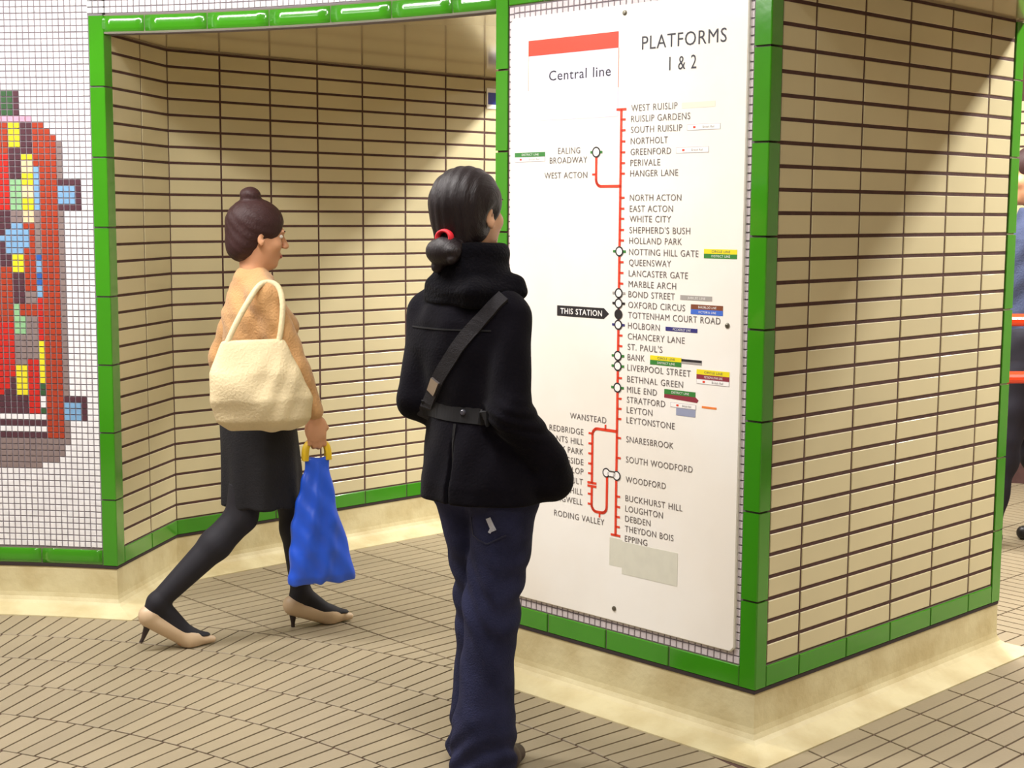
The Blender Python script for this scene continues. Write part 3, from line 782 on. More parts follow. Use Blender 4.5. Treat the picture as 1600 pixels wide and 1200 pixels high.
# ------------------------------------------------------------------ figures: smooth implicit bodies meshed by surface nets
class Field:
    def __init__(s, lo, hi, h):
        s.lo = np.array(lo, float); s.h = h
        s.n = np.ceil((np.array(hi, float) - s.lo) / h).astype(int) + 1
        s.F = np.full(s.n, 1.0, np.float32)
        s.ax = [s.lo[i] + h * np.arange(s.n[i]) for i in range(3)]
    def _sub(s, lo, hi):
        a = np.clip(np.floor((np.array(lo) - s.lo) / s.h).astype(int), 0, s.n); b = np.clip(np.ceil((np.array(hi) - s.lo) / s.h).astype(int) + 1, 0, s.n)
        sl = tuple(slice(a[i], b[i]) for i in range(3))
        X = s.ax[0][sl[0]][:, None, None]; Y = s.ax[1][sl[1]][None, :, None]; Z = s.ax[2][sl[2]][None, None, :]
        return sl, X, Y, Z
    def comb(s, sl, d, k, sub):
        A = s.F[sl]
        if A.size == 0: return
        if sub:
            d = -d
            if k > 0: h = np.clip(0.5 - 0.5 * (A - d) / k, 0, 1); s.F[sl] = A * (1 - h) + d * h + k * h * (1 - h)
            else: s.F[sl] = np.maximum(A, d)
        else:
            if k > 0: h = np.clip(0.5 + 0.5 * (d - A) / k, 0, 1); s.F[sl] = d * (1 - h) + A * h - k * h * (1 - h)
            else: s.F[sl] = np.minimum(A, d)
    def cone(s, a, b, ra, rb, k=0.02, sub=False):
        a = np.array(a, float); b = np.array(b, float); m = max(ra, rb) + k * 1.6 + 3 * s.h
        sl, X, Y, Z = s._sub(np.minimum(a, b) - m, np.maximum(a, b) + m)
        ba = b - a; L2 = ba @ ba + 1e-12
        t = np.clip(((X - a[0]) * ba[0] + (Y - a[1]) * ba[1] + (Z - a[2]) * ba[2]) / L2, 0, 1)
        d = np.sqrt((X - a[0] - t * ba[0]) ** 2 + (Y - a[1] - t * ba[1]) ** 2 + (Z - a[2] - t * ba[2]) ** 2) - (ra + (rb - ra) * t)
        s.comb(sl, d, k, sub); return s
    def ell(s, c, r, k=0.02, R=None, sub=False):
        c = np.array(c, float); r = np.array(r, float); m = max(r) + k * 1.6 + 3 * s.h
        sl, X, Y, Z = s._sub(c - m, c + m)
        X, Y, Z = X - c[0], Y - c[1], Z - c[2]
        if R is not None:
            R = np.array(R); X, Y, Z = (R[0][0] * X + R[1][0] * Y + R[2][0] * Z, R[0][1] * X + R[1][1] * Y + R[2][1] * Z, R[0][2] * X + R[1][2] * Y + R[2][2] * Z)
        k0 = np.sqrt((X / r[0]) ** 2 + (Y / r[1]) ** 2 + (Z / r[2]) ** 2) + 1e-9
        k1 = np.sqrt((X / r[0] ** 2) ** 2 + (Y / r[1] ** 2) ** 2 + (Z / r[2] ** 2) ** 2) + 1e-9
        s.comb(sl, k0 * (k0 - 1) / k1, k, sub); return s
    def loft(s, levels, k=0.02, rot=0.0):
        """levels: (z, cx, cy, a, b) rising; elliptical sections interpolated"""
        L = np.array(levels, float); m = L[:, 3:5].max() + k * 1.6 + .03
        lo = [L[:, 1].min() - m, L[:, 2].min() - m, L[0, 0] - .03]; hi = [L[:, 1].max() + m, L[:, 2].max() + m, L[-1, 0] + .03]
        sl, X, Y, Z = s._sub(lo, hi)
        zz = Z.ravel(); P = [np.interp(zz, L[:, 0], L[:, i])[None, None, :] for i in range(1, 5)]
        # smooth the profile a little
        dx, dy = X - P[0], Y - P[1]; a, b = P[2], P[3]
        k0 = np.sqrt((dx / a) ** 2 + (dy / b) ** 2) + 1e-9; k1 = np.sqrt((dx / a ** 2) ** 2 + (dy / b ** 2) ** 2) + 1e-9
        d = k0 * (k0 - 1) / k1
        d = np.maximum(d, np.maximum(L[0, 0] - Z, Z - L[-1, 0]))
        s.comb(sl, d, k, False); return s
    def cut_below(s, z): s.F = np.maximum(s.F, (z - s.ax[2])[None, None, :].astype(np.float32)); return s
    def disp(s, fn):
        X = s.ax[0][:, None, None]; Y = s.ax[1][None, :, None]; Z = s.ax[2][None, None, :]
        s.F = (s.F + fn(X, Y, Z)).astype(np.float32); return s
    def blur(s, it=1):
        for _ in range(it):
            for ax in range(3):
                F = s.F; G = F.copy()
                a = [slice(None)] * 3; b = [slice(None)] * 3; c = [slice(None)] * 3
                a[ax] = slice(0, -2); b[ax] = slice(1, -1); c[ax] = slice(2, None)
                G[tuple(b)] = (F[tuple(a)] + 2 * F[tuple(b)] + F[tuple(c)]) / 4
                s.F = G
        return s
    def mesh(s, name, m):
        F = s.F; F[0] = F[-1] = 1; F[:, 0] = F[:, -1] = 1; F[:, :, 0] = F[:, :, -1] = 1
        S = F < 0; nx, ny, nz = F.shape
        cnt = np.zeros((nx - 1, ny - 1, nz - 1), np.int8)
        for i in (0, 1):
            for j in (0, 1):
                for k in (0, 1): cnt += S[i:nx - 1 + i, j:ny - 1 + j, k:nz - 1 + k]
        ci, cj, ck = np.nonzero((cnt > 0) & (cnt < 8))
        idx = np.full(cnt.shape, -1, np.int64); idx[ci, cj, ck] = np.arange(len(ci))
        acc = np.zeros((len(ci), 3)); num = np.zeros(len(ci))
        cor = [(0, 0, 0), (1, 0, 0), (0, 1, 0), (1, 1, 0), (0, 0, 1), (1, 0, 1), (0, 1, 1), (1, 1, 1)]
        for a in cor:
            for ax in range(3):
                if a[ax]: continue
                b = list(a); b[ax] = 1
                fa = F[ci + a[0], cj + a[1], ck + a[2]]; fb = F[ci + b[0], cj + b[1], ck + b[2]]
                msk = (fa < 0) != (fb < 0); t = np.where(msk, fa / np.where(msk, fa - fb, 1), 0)
                p = np.array(a, float)[None, :].repeat(len(ci), 0); p[:, ax] += t
                acc[msk] += p[msk]; num[msk] += 1
        V = s.lo + s.h * (np.stack([ci, cj, ck], 1) + acc / num[:, None])
        quads = []
        for ax in range(3):
            u, v = (ax + 1) % 3, (ax + 2) % 3
            lo = [slice(None)] * 3; hi = [slice(None)] * 3; lo[ax] = slice(0, -1); hi[ax] = slice(1, None)
            ch = S[tuple(lo)] != S[tuple(hi)]
            q = np.stack(np.nonzero(ch), 1)
            q = q[(q[:, u] > 0) & (q[:, v] > 0) & (q[:, u] < F.shape[u] - 1) & (q[:, v] < F.shape[v] - 1)]
            du = np.zeros(3, int); du[u] = 1; dv = np.zeros(3, int); dv[v] = 1
            g = lambda r: idx[r[:, 0], r[:, 1], r[:, 2]]
            Q = np.stack([g(q - du - dv), g(q - dv), g(q), g(q - du)], 1)
            ins = S[q[:, 0], q[:, 1], q[:, 2]]
            Q[~ins] = Q[~ins][:, ::-1]
            quads.append(Q)
        Q = np.concatenate(quads)
        me = bpy.data.meshes.new(name)
        me.vertices.add(len(V)); me.vertices.foreach_set('co', V.ravel())
        me.loops.add(len(Q) * 4); me.loops.foreach_set('vertex_index', Q.ravel().astype(np.int32))
        me.polygons.add(len(Q)); me.polygons.foreach_set('loop_start', np.arange(0, len(Q) * 4, 4, dtype=np.int32))
        me.update(calc_edges=True); me.validate()
        me.materials.append(m); me.polygons.foreach_set('use_smooth', [True] * len(me.polygons)); return me

def rotm(yaw=0, pitch=0, roll=0):
    """head orientation: yaw turns to the right, pitch looks up"""
    return np.array(Matrix.Rotation(-yaw, 3, 'Z') @ Matrix.Rotation(pitch, 3, 'X') @ Matrix.Rotation(roll, 3, 'Y'))

def head(F, c, R, s=1.0):
    c = np.array(c); P = lambda x, y, z: c + R @ (np.array([x, y, z]) * s)
    E = lambda p, r, k=.02, sub=False, R2=None: F.ell(P(*p), np.array(r) * s, k, R if R2 is None else R @ R2, sub)
    E((0, -.012, .028), (.073, .092, .086), .03)
    E((0, .024, -.045), (.054, .060, .072), .03)
    E((0, .060, -.097), (.022, .02, .017), .025)
    for q in (-1, 1):
        E((q * .034, .055, -.028), (.024, .022, .022), .02)
        E((q * .032, .090, .004), (.013, .008, .007), .008, True)
        E((q * .075, -.008, -.010), (.006, .015, .026), .006, R2=np.array(Matrix.Rotation(q * -.35, 3, 'Z')))
        E((q * .080, -.003, -.006), (.004, .007, .013), .003, True)
        E((q * .073, -.003, -.032), (.006, .008, .008), .006)
    E((0, .078, .022), (.048, .013, .009), .014)
    F.cone(P(0, .083, .010), P(0, .104, -.026), .007 * s, .0115 * s, .010)
    for q in (-1, 1): E((q * .011, .097, -.030), (.008, .009, .007), .006)
    E((0, .083, -.060), (.023, .010, .0055), .006)
    E((0, .081, -.072), (.019, .010, .006), .006)
    return P

def face_parts(root, P, R, s=1.0, lips=(170, 92, 84), iris=(60, 40, 28)):
    mw = flat('eye_white', (236, 230, 222), .25); mi = flat('iris', iris, .2); ml = flat('lips', lips, .4)
    def ball(name, c, r, m, par, N=12):
        b = MB(); vs = []; fs = []
        for i in range(N + 1):
            for j in range(2 * N):
                t, p = math.pi * i / N, math.pi * j / N
                vs.append(tuple(np.array(c) + R @ (np.array([math.sin(t) * math.cos(p) * r[0], math.sin(t) * math.sin(p) * r[1], math.cos(t) * r[2]]) * s)))
        for i in range(N):
            for j in range(2 * N): fs.append((i * 2 * N + j, (i + 1) * 2 * N + j, (i + 1) * 2 * N + (j + 1) % (2 * N), i * 2 * N + (j + 1) % (2 * N)))
        b.add(vs, fs); return link(name, b.mesh(name, [m]), None, par, smooth=True)
    for q in (-1, 1):
        e = ball('eye', P(q * .031, .0690, .004), (.0120, .0120, .0085), mw, root)
        ball('iris', P(q * .031, .0782, .004), (.0052, .0036, .0050), mi, e, 8)
        b = MB()
        ball('eyebrow', P(q * .032, .0815, .024), (.016, .005, .0028), flat('brow_hair', (50, 36, 30), .8), root, 8)
    ball('lips', P(0, .0865, -.0655), (.021, .0085, .0085), ml, root, 8)

def hand(F, w, dn, out, fw, s=1.0, curl=1.0):
    """w wrist; dn = finger direction; out = away from the palm; fw = thumb side"""
    w = np.array(w, float); dn, out, fw = (np.array(v, float) / np.linalg.norm(v) for v in (dn, out, fw))
    g = lambda a, b, c: w + (dn * a + out * b + fw * c) * s
    F.ell(g(.042, 0, 0), (np.abs(dn) * .044 + np.abs(out) * .015 + np.abs(fw) * .036) * s, .014)
    for i, (L, c, a0) in enumerate(((.92, .027, .078), (1.0, .009, .083), (.95, -.009, .080), (.78, -.026, .073))):
        k = (.0086, .0088, .0086, .0078)[i] * s
        p0, p1 = g(a0 - .012, 0, c), g(a0 + .026 * L, -.010 * curl, c * 1.02)
        p2 = g(a0 + (.026 + .014 * (1 - .5 * curl)) * L, -.032 * curl * L, c); p3 = g(a0 + (.030 - .012 * curl) * L, -.046 * curl * L, c)
        F.cone(p0, p1, k, k * .95, .006); F.cone(p1, p2, k * .95, k * .88, .003); F.cone(p2, p3, k * .88, k * .78, .003)
    F.cone(g(.018, -.004, .026), g(.046, -.018, .044), .0115 * s, .0095 * s, .010)
    F.cone(g(.046, -.018, .044), g(.066, -.036, .034), .0095 * s, .0078 * s, .003)

def foot(F, an, d, s=1.0, toe_z=None, k=.02):
    an = np.array(an, float); d = np.array(d, float); d /= np.linalg.norm(d)
    ball_ = np.array([an[0] + d[0] * .11 * s, an[1] + d[1] * .11 * s, toe_z if toe_z is not None else .03])
    toe = ball_ + np.array([d[0], d[1], 0]) * .055 * s; toe[2] = ball_[2] - .008
    heel = an + np.array([-d[0] * .03 * s, -d[1] * .03 * s, -.045 * s])
    F.cone(an, heel, .033 * s, .028 * s, k); F.cone(heel, ball_, .027 * s, .030 * s, k); F.cone(an, ball_, .032 * s, .026 * s, k); F.cone(ball_, toe, .030 * s, .020 * s, k)
    return heel, ball_, toe

def body(J, skin, name='body', h=.005, s=1.0, curl=1.0, fem=True):
    """J: joints in the figure's frame (x right, y forward, z up)"""
    A = {k: np.array(v, float) for k, v in J.items() if k not in ('R', 'hl', 'hr', 'dl', 'dr', 'tzl', 'tzr')}
    pts = np.array(list(A.values()))
    lo = pts.min(0) - .17; hi = pts.max(0) + .19; lo[2] = -.02
    F = Field(lo, hi, h)
    hip, ch = A['hip'], A['chest']
    F.cone(A['neck'], A['head'] + J['R'] @ np.array([0, -.02, -.03]), .046 * s, .048 * s, .03)
    w = .105 * s
    F.ell(ch, (.128 * s, .088 * s, .14 * s), .05); F.ell((ch + hip) / 2, (.105 * s, .08 * s, .14 * s), .05); F.ell(hip, (.135 * s, .095 * s, .11 * s), .05)
    F.cone(A['sl'], A['neck'] + [0, 0, -.05], .034 * s, .040 * s, .04); F.cone(A['sr'], A['neck'] + [0, 0, -.05], .034 * s, .040 * s, .04)
    if fem:
        for q in (-1, 1): F.ell(ch + [q * .065, .075, -.02], (.045, .035, .045), .03)
    for q in 'lr':
        F.cone(A['s' + q], A['e' + q], .040 * s, .033 * s, .03); F.cone(A['e' + q], A['w' + q], .034 * s, .023 * s, .012)
        hd = J['h' + q]; hand(F, A['w' + q], *hd, s=s, curl=curl)
        F.cone(A['t' + q], A['k' + q], .072 * s, .047 * s, .04); F.cone(A['k' + q], A['c' + q], .047 * s, .047 * s, .02); F.cone(A['c' + q], A['a' + q], .045 * s, .027 * s, .02)
        foot(F, A['a' + q], J['d' + q], s * .82, J.get('tz' + q))
    P = head(F, A['head'], J['R'], s)
    return F.mesh(name, skin), P

def ribbon(name, bvh, origs, dirv, width, m, parent, lift=.003, wdir=None, th=.003):
    """strip laid on a garment: points are cast along dirv onto it"""
    P = []; Nn = []
    for o in origs:
        hit, nor, i, d = bvh.ray_cast(Vector(o), Vector(dirv))
        if hit is None: continue
        P.append(np.array(hit)); Nn.append(np.array(nor))
    if len(P) < 2: return None
    # smooth
    P = np.array(P)
    for _ in range(3): P[1:-1] = (P[:-2] + 2 * P[1:-1] + P[2:]) / 4
    vs = []; fs = []
    for i, p in enumerate(P):
        t = P[min(i + 1, len(P) - 1)] - P[max(i - 1, 0)]; t /= np.linalg.norm(t) + 1e-9
        n = Nn[i]; n = n / np.linalg.norm(n)
        w = np.cross(t, n) if wdir is None else np.array(wdir, float); w /= np.linalg.norm(w)
        for a, b in ((-1, -.004), (-1, lift), (1, lift), (1, -.004)): vs.append(tuple(p + w * a * width / 2 + n * b))
    K = 4
    for i in range(len(P) - 1):
        for k in range(4): fs.append((i * K + k, i * K + (k + 1) % 4, (i + 1) * K + (k + 1) % 4, (i + 1) * K + k))
    fs += [(0, 1, 2, 3)[::-1], tuple((len(P) - 1) * K + k for k in range(4))]
    b = MB(); b.add(vs, fs); return link(name, b.mesh(name, [m]), None, parent, smooth=False)
def bvh_of(me):
    co = np.empty(len(me.vertices) * 3); me.vertices.foreach_get('co', co)
    return BVHTree.FromPolygons([tuple(v) for v in co.reshape(-1, 3)], [tuple(p.vertices) for p in me.polygons])
def lerp(a, b, n): return [tuple(np.array(a) + (np.array(b) - np.array(a)) * i / (n - 1)) for i in range(n)]

SKIN1 = mat('skin_light', (216, 168, 136), 0.5, subsurf=0.1, var=0.05, vscale=20)
SKIN2 = mat('skin_warm', (208, 154, 118), 0.5, subsurf=0.1, var=0.05, vscale=20)
COAT = mat('black_wool_coat', (15, 13, 21), 0.95, bump=0.22, bscale=170, var=0.25, vscale=12, sheen=0.03, spec=0.1)
COLLAR = mat('black_knit_collar', (12, 11, 17), 0.95, bump=0.5, bscale=130, sheen=0.03, spec=0.08)
DENIM = mat('dark_blue_denim', (42, 45, 76), 0.85, rgb2=(27, 29, 54), vscale=9, bump=0.35, bscale=240, spec=0.2)
HAIR1 = mat('dark_brown_hair', (26, 17, 21), 0.5, bump=0.3, bscale=70, stretch=(6, 1, 1), spec=0.35)
HAIR2 = mat('brown_hair', (54, 31, 31), 0.55, bump=0.3, bscale=60, stretch=(6, 1, 1), spec=.3)
BLACKM = flat('black_leather', (22, 20, 22), 0.4)

# ---- woman in a black coat reading the map
W1 = thing('person', 'woman in black coat and blue jeans standing, back turned, facing the map sign', 'person', (-0.070, 3.70, 0), -math.radians(35))
R1 = rotm(math.radians(4), math.radians(8))
J1 = dict(head=(-.066, .022, 1.482), neck=(-.058, -.005, 1.335), chest=(-.050, 0, 1.16), hip=(.002, 0, .86), R=R1,
          sl=(-.175, -.005, 1.225), sr=(.078, -.005, 1.225), el=(-.180, -.055, .995), er=(.128, -.065, .985),
          wl=(-.120, .115, .905), wr=(.170, .030, .870), hl=((.35, .6, -.4), (-.6, .4, .1), (.2, .2, .9)), hr=((-.10, .45, -.85), (.9, .1, 0), (0, .8, .4)),
          tl=(-.070, .004, .84), tr=(.072, -.002, .84), kl=(-.056, .062, .45), kr=(.040, -.018, .44), cl=(-.062, .060, .34), cr=(.036, -.035, .33),
          al=(-.078, .070, .085), ar=(.034, -.050, .085), dl=(-.7, 1), dr=(-.12, 1))
me, P1 = body(J1, SKIN1, h=.005, curl=.5)
link('body', me, None, W1)
face_parts(W1, P1, R1)
# coat
F = Field((-.36, -.24, .66), (.36, .28, 1.42), .005)
F.loft([(.690, -.004, -.008, .178, .136), (.80, -.004, -.008, .172, .134), (.90, -.012, -.004, .152, .118), (.985, -.025, 0, .132, .104), (1.06, -.040, -.004, .142, .108),
        (1.14, -.050, -.006, .152, .112), (1.21, -.053, -.006, .148, .106), (1.26, -.055, -.006, .105, .090), (1.31, -.057, -.006, .070, .075)], .02)
F.cone((-.172, -.008, 1.218), (-.180, -.055, .998), .056, .050, .035)
F.cone((-.180, -.055, .998), (-.118, .105, .915), .052, .045, .012)
F.cone((.080, -.008, 1.225), (.124, -.062, .995), .057, .053, .035)
F.cone((.124, -.062, .990), (.176, .030, .860), .055, .050, .014)
F.ell((.180, .050, .812), (.050, .060, .060), .025)
F.ell((-.11, .12, .87), (.05, .05, .06), .03)
F.cone((-.17, -.01, 1.235), (-.055, -.005, 1.30), .045, .06, .03); F.cone((.065, -.01, 1.238), (-.055, -.005, 1.30), .045, .06, .03)
def coat_folds(X, Y, Z):
    a = np.arctan2(Y, X + .03)
    m1 = np.exp(-((Z - .97) / .05) ** 2) * (X > .06)
    low = np.clip((.95 - Z) / .2, 0, 1)
    return .0032 * m1 * np.sin(Z * 210 + X * 90) + .0030 * low * np.sin(a * 7 + 1) + .0016 * np.sin(Z * 46 + X * 31 + np.sin(Y * 40)) + .0015 * np.sin(X * 70 - Z * 25)
F.disp(coat_folds); F.cut_below(.752); F.blur(1)
# vent at the back
sl, X, Y, Z = F._sub((-.03, -.2, .68), (.01, -.06, .93)); F.F[sl] = np.maximum(F.F[sl], np.where(np.abs(X + .012) < .0035, -(Y + .098 + .018 * (Z < 5)), -1) * 1.0)
cm = F.mesh('coat', COAT); coat = link('coat', cm, None, W1)
bv = bvh_of(cm)
trimm = flat('black_coat_trim', (10, 9, 14), 0.85); strapm = mat('grey_black_strap', (27, 24, 30), 0.85, bump=.3, bscale=300)
def back(p0, p1, n): return [(x, -.5, z) for x, _, z in lerp((p0[0], 0, p0[1]), (p1[0], 0, p1[1]), n)]
ribbon('back_belt', bv, back((-.135, .985), (.085, .975), 26), (0, 1, 0), .040, trimm, W1, .004)
ribbon('vent_edge', bv, back((-.012, .955), (-.010, .735), 16), (0, 1, 0), .007, trimm, W1, .0035)
ribbon('bag_strap', bv, back((.098, 1.287), (-.140, .960), 30), (0, 1, 0), .036, strapm, W1, .007)
ribbon('yoke_seam', bv, back((-.17, 1.192), (.075, 1.192), 26), (0, 1, 0), .004, trimm, W1, .002)
bk = ribbon('strap_buckle', bv, back((-.066, 1.064), (-.088, 1.030), 5), (0, 1, 0), .026, flat('brushed_metal', (190, 180, 176), .3, metal=.9), W1, .013)
for x in (.008, .020):
    hit, nor, i, d = bv.ray_cast(Vector((x, -.5, .985)), Vector((0, 1, 0)))
    if hit is not None:
        b = MB(); N = 14; vs = [(hit.x + r * math.cos(2 * math.pi * i / N), hit.y + y, hit.z + r * math.sin(2 * math.pi * i / N)) for r, y in ((.0075, 0), (.0075, -.007), (.005, -.0095)) for i in range(N)]
        b.add(vs, [(k * N + i, k * N + (i + 1) % N, (k + 1) * N + (i + 1) % N, (k + 1) * N + i) for k in (0, 1) for i in range(N)] + [tuple(range(2 * N, 3 * N))])
        link('button', b.mesh('button', [flat('dark_glossy_button', (70, 70, 80), .15)]), None, W1); break
# knitted high collar
F = Field((-.24, -.18, 1.20), (.16, .20, 1.44), .004)
F.loft([(1.255, -.048, 0, .118, .104), (1.280, -.048, .002, .116, .106), (1.305, -.050, .006, .106, .101), (1.335, -.050, .010, .098, .098), (1.370, -.051, .014, .096, .097), (1.400, -.052, .016, .092, .094), (1.410, -.052, .016, .080, .084)], .01)
F.ell((-.054, .030, 1.435), (.070, .075, .06), .012, sub=True)
F.cone((.020, -.075, 1.285), (.068, .03, 1.292), .030, .036, .03); F.cone((-.12, -.06, 1.290), (.02, -.082, 1.286), .022, .026, .03)
F.disp(lambda X, Y, Z: .0022 * np.sin(Z * 130 + X * 14 + .8 * np.sin(np.arctan2(Y, X + .05) * 3))); F.blur(2)
link('collar', F.mesh('collar', COLLAR), None, W1)
# hair
Rh = R1; C = np.array(J1['head'])
F = Field(C - .17, C + .14, .004)
E = lambda p, r, k=.02, sub=False: F.ell(C + Rh @ np.array(p), r, k, Rh, sub)
E((0, -.014, .030), (.086, .104, .092)); E((0, -.042, -.030), (.072, .066, .062), .03); E((0, -.060, -.060), (.052, .050, .032), .02)
E((0, .118, -.028), (.085, .072, .092), .012, True)
for q in (-1, 1): E((q * .091, .006, -.026), (.026, .036, .046), .010, True)
F.disp(lambda X, Y, Z: .0012 * np.sin(X * 260 + Y * 60)); link('hair', F.mesh('hair', HAIR1), None, W1)
B0 = C + Rh @ np.array([.018, -.112, -.072])
F = Field(B0 - .11, B0 + .11, .004)
F.cone(B0 + [.012, .03, .012], B0, .022, .026, .01)
rnd = random.Random(3)
F.ell(B0 + [-.008, -.012, -.010], (.050, .034, .036), .01)
for i in range(16):
    a = rnd.uniform(0, 6.28); r_ = rnd.uniform(.02, .044)
    F.ell(B0 + [-.012 + r_ * 1.1 * math.cos(a), -.014 + rnd.uniform(-.015, .012), -.016 + r_ * .8 * math.sin(a)], (rnd.uniform(.010, .018), .014, rnd.uniform(.010, .02)), .006)
link('hair_bun', F.mesh('hair_bun', HAIR1), None, W1)['label'] = 'curly hair bun'
b = MB(); N, K = 20, 8; cen = B0 + np.array([-.006, -.010, .026]); vs = []
for i in range(N):
    a = 2 * math.pi * i / N
    for k in range(K):
        c_ = 2 * math.pi * k / K; rr = .021 + .006 * math.cos(c_)
        vs.append(tuple(cen + np.array([rr * math.cos(a), .010 * math.sin(c_), rr * .8 * math.sin(a)])))
b.add(vs, [(i * K + k, i * K + (k + 1) % K, ((i + 1) % N) * K + (k + 1) % K, ((i + 1) % N) * K + k) for i in range(N) for k in range(K)])
link('hair_tie', b.mesh('hair_tie', [flat('red_elastic', (214, 30, 46), .6)]), None, W1, smooth=True)['label'] = 'red hair tie'
# jeans
F = Field((-.24, -.22, 0.0), (.24, .26, .98), .005)
F.loft([(.76, 0, 0, .135, .100), (.86, 0, 0, .138, .100), (.93, 0, 0, .120, .092)], .03)
F.ell((.062, -.030, .80), (.070, .078, .085), .04); F.ell((-.060, -.028, .80), (.068, .076, .085), .04)
F.cone((-.070, .004, .80), (-.054, .058, .47), .086, .064, .025); F.cone((-.054, .058, .47), (-.070, .072, .14), .063, .068, .03); F.cone((-.070, .072, .14), (-.076, .078, .05), .068, .086, .03)
F.cone((.074, -.004, .80), (.040, -.020, .46), .090, .069, .02); F.cone((.040, -.020, .46), (.030, -.042, .16), .067, .074, .03); F.cone((.030, -.042, .16), (.030, -.040, .045), .076, .088, .03)
def jean_folds(X, Y, Z):
    kn = np.exp(-((Z - .50) / .12) ** 2); hm = np.exp(-((Z - .09) / .07) ** 2); a = np.arctan2(Y, X)
    return .0042 * kn * np.sin(Z * 66 + X * 75 + 1.4 * np.sin(X * 36 + Y * 20)) + .0048 * hm * np.sin(Z * 95 - X * 80 + Y * 30) + .0030 * np.sin(Z * 26 + X * 62 + Y * 25 + np.sin(Z * 17))
F.disp(jean_folds); F.cut_below(.022); F.blur(1)
# open hems
F.cone((-.076, .078, 0), (-.074, .076, .05), .074, .066, .0, True); F.cone((.030, -.040, 0), (.030, -.041, .05), .076, .068, .0, True)
jm = F.mesh('jeans', DENIM); jeans = link('jeans', jm, None, W1); bj = bvh_of(jm)
fade = mat('frayed_white_denim', (196, 200, 214), 0.9, bump=.6, bscale=200); seamm = flat('denim_seam', (30, 32, 58), .8)
ribbon('frayed_patch', bj, back((.078, .722), (.092, .690), 8), (0, 1, 0), .014, fade, W1, .0025)
ribbon('frayed_patch', bj, back((.090, .703), (.080, .684), 6), (0, 1, 0), .007, fade, W1, .0028)
for a, c_ in (((.020, .715), (.030, .672)), ((.030, .672), (.075, .655)), ((.075, .655), (.120, .680))): ribbon('pocket_seam', bj, back(a, c_, 10), (0, 1, 0), .004, seamm, W1, .002)
# shoes
for q, an, d in (('l', (-.078, .070), (-.7, 1)), ('r', (.034, -.050), (-.12, 1))):
    F = Field((an[0] - .12, an[1] - .14, -.004), (an[0] + .14, an[1] + .26, .14), .004)
    d = np.array(d) / np.linalg.norm(d); hl = (an[0] - d[0] * .03, an[1] - d[1] * .03)
    F.cone((hl[0], hl[1], .038), (an[0] + d[0] * .12, an[1] + d[1] * .12, .032), .038, .040, .01); F.cone((an[0] + d[0] * .12, an[1] + d[1] * .12, .032), (an[0] + d[0] * .185, an[1] + d[1] * .185, .026), .040, .026, .01)
    F.cone((an[0], an[1], .06), (hl[0], hl[1], .05), .042, .038, .02); F.cut_below(.0)
    sh = link('shoe', F.mesh('shoe', mat('brown_black_shoe_' + q, (52, 36, 38), .5)), None, W1)

# ---- woman walking into the passage
W2 = thing('person', 'walking woman in a tan top and black skirt, in profile beside the passage wall', 'person', (-0.875, 5.0, 0), math.radians(24) - math.pi / 2)
R2 = rotm(0, math.radians(-8))
J2 = dict(head=(-.005, .005, 1.405), neck=(0, -.018, 1.272), chest=(0, -.012, 1.10), hip=(0, -.01, .83), R=R2,
          sl=(-.150, -.012, 1.195), sr=(.150, -.012, 1.195), el=(-.185, -.090, .960), er=(.190, .075, .965), wl=(-.175, -.06, .76), wr=(.185, .140, .790),
          hl=((.0, .25, -1), (-1, 0, 0), (0, 1, .2)), hr=((.0, .12, -1), (1, 0, 0), (0, 1, .1)),
          tl=(-.066, .01, .80), tr=(.066, -.01, .80), kl=(-.055, .125, .46), kr=(.055, -.085, .44), cl=(-.052, .135, .36), cr=(.052, -.175, .35),
          al=(-.045, .150, .125), ar=(.045, -.375, .165), dl=(0, 1), dr=(0, 1), tzl=.034, tzr=.032)
me, P2 = body(J2, SKIN2, h=.005, s=.96)
link('body', me, None, W2); face_parts(W2, P2, R2, .96)
TAN = mat('tan_knit_top', (196, 150, 98), .9, bump=.4, bscale=140, var=.1, vscale=15, sheen=.2)
F = Field((-.30, -.24, .76), (.30, .26, 1.30), .005)
F.loft([(.825, 0, -.01, .146, .120), (.90, 0, -.01, .132, .108), (.97, 0, -.01, .125, .102), (1.06, 0, -.005, .146, .118), (1.14, 0, -.012, .152, .112), (1.20, 0, -.015, .12, .09), (1.25, 0, -.018, .06, .06)], .02)
for q in (-1, 1): F.ell((q * .062, .075, 1.09), (.055, .045, .055), .03)
F.cone((-.145, -.012, 1.190), (-.185, -.090, .960), .055, .047, .03); F.cone((-.185, -.090, .960), (-.175, -.062, .785), .047, .036, .012)
F.cone((.145, -.012, 1.190), (.190, .075, .965), .055, .047, .03); F.cone((.190, .075, .965), (.186, .136, .815), .047, .036, .012)
F.cone((-.14, -.015, 1.205), (0, -.018, 1.240), .052, .060, .03); F.cone((.14, -.015, 1.205), (0, -.018, 1.240), .052, .060, .03)
F.disp(lambda X, Y, Z: .0025 * np.sin(Z * 60 + X * 30 + Y * 45) + .0015 * np.sin(Y * 90 - Z * 40)); F.blur(1)
tm_ = F.mesh('top', TAN); link('top', tm_, None, W2)
F = Field((-.24, -.25, .44), (.24, .26, .88), .005)
F.loft([(.470, 0, .004, .165, .140), (.60, 0, 0, .165, .136), (.75, 0, -.008, .160, .130), (.86, 0, -.01, .138, .115)], .02)
F.disp(lambda X, Y, Z: .006 * np.clip((.75 - Z) / .25, 0, 1) * np.sin(np.arctan2(Y, X) * 9)); F.cut_below(.470); F.blur(1)
F.ell((0, .004, .44), (.150, .125, .06), 0, sub=True)
link('skirt', F.mesh('skirt', mat('black_skirt', (18, 17, 24), .85, bump=.3, bscale=160)), None, W2)
F = Field((-.16, -.46, .03), (.16, .34, .56), .004)
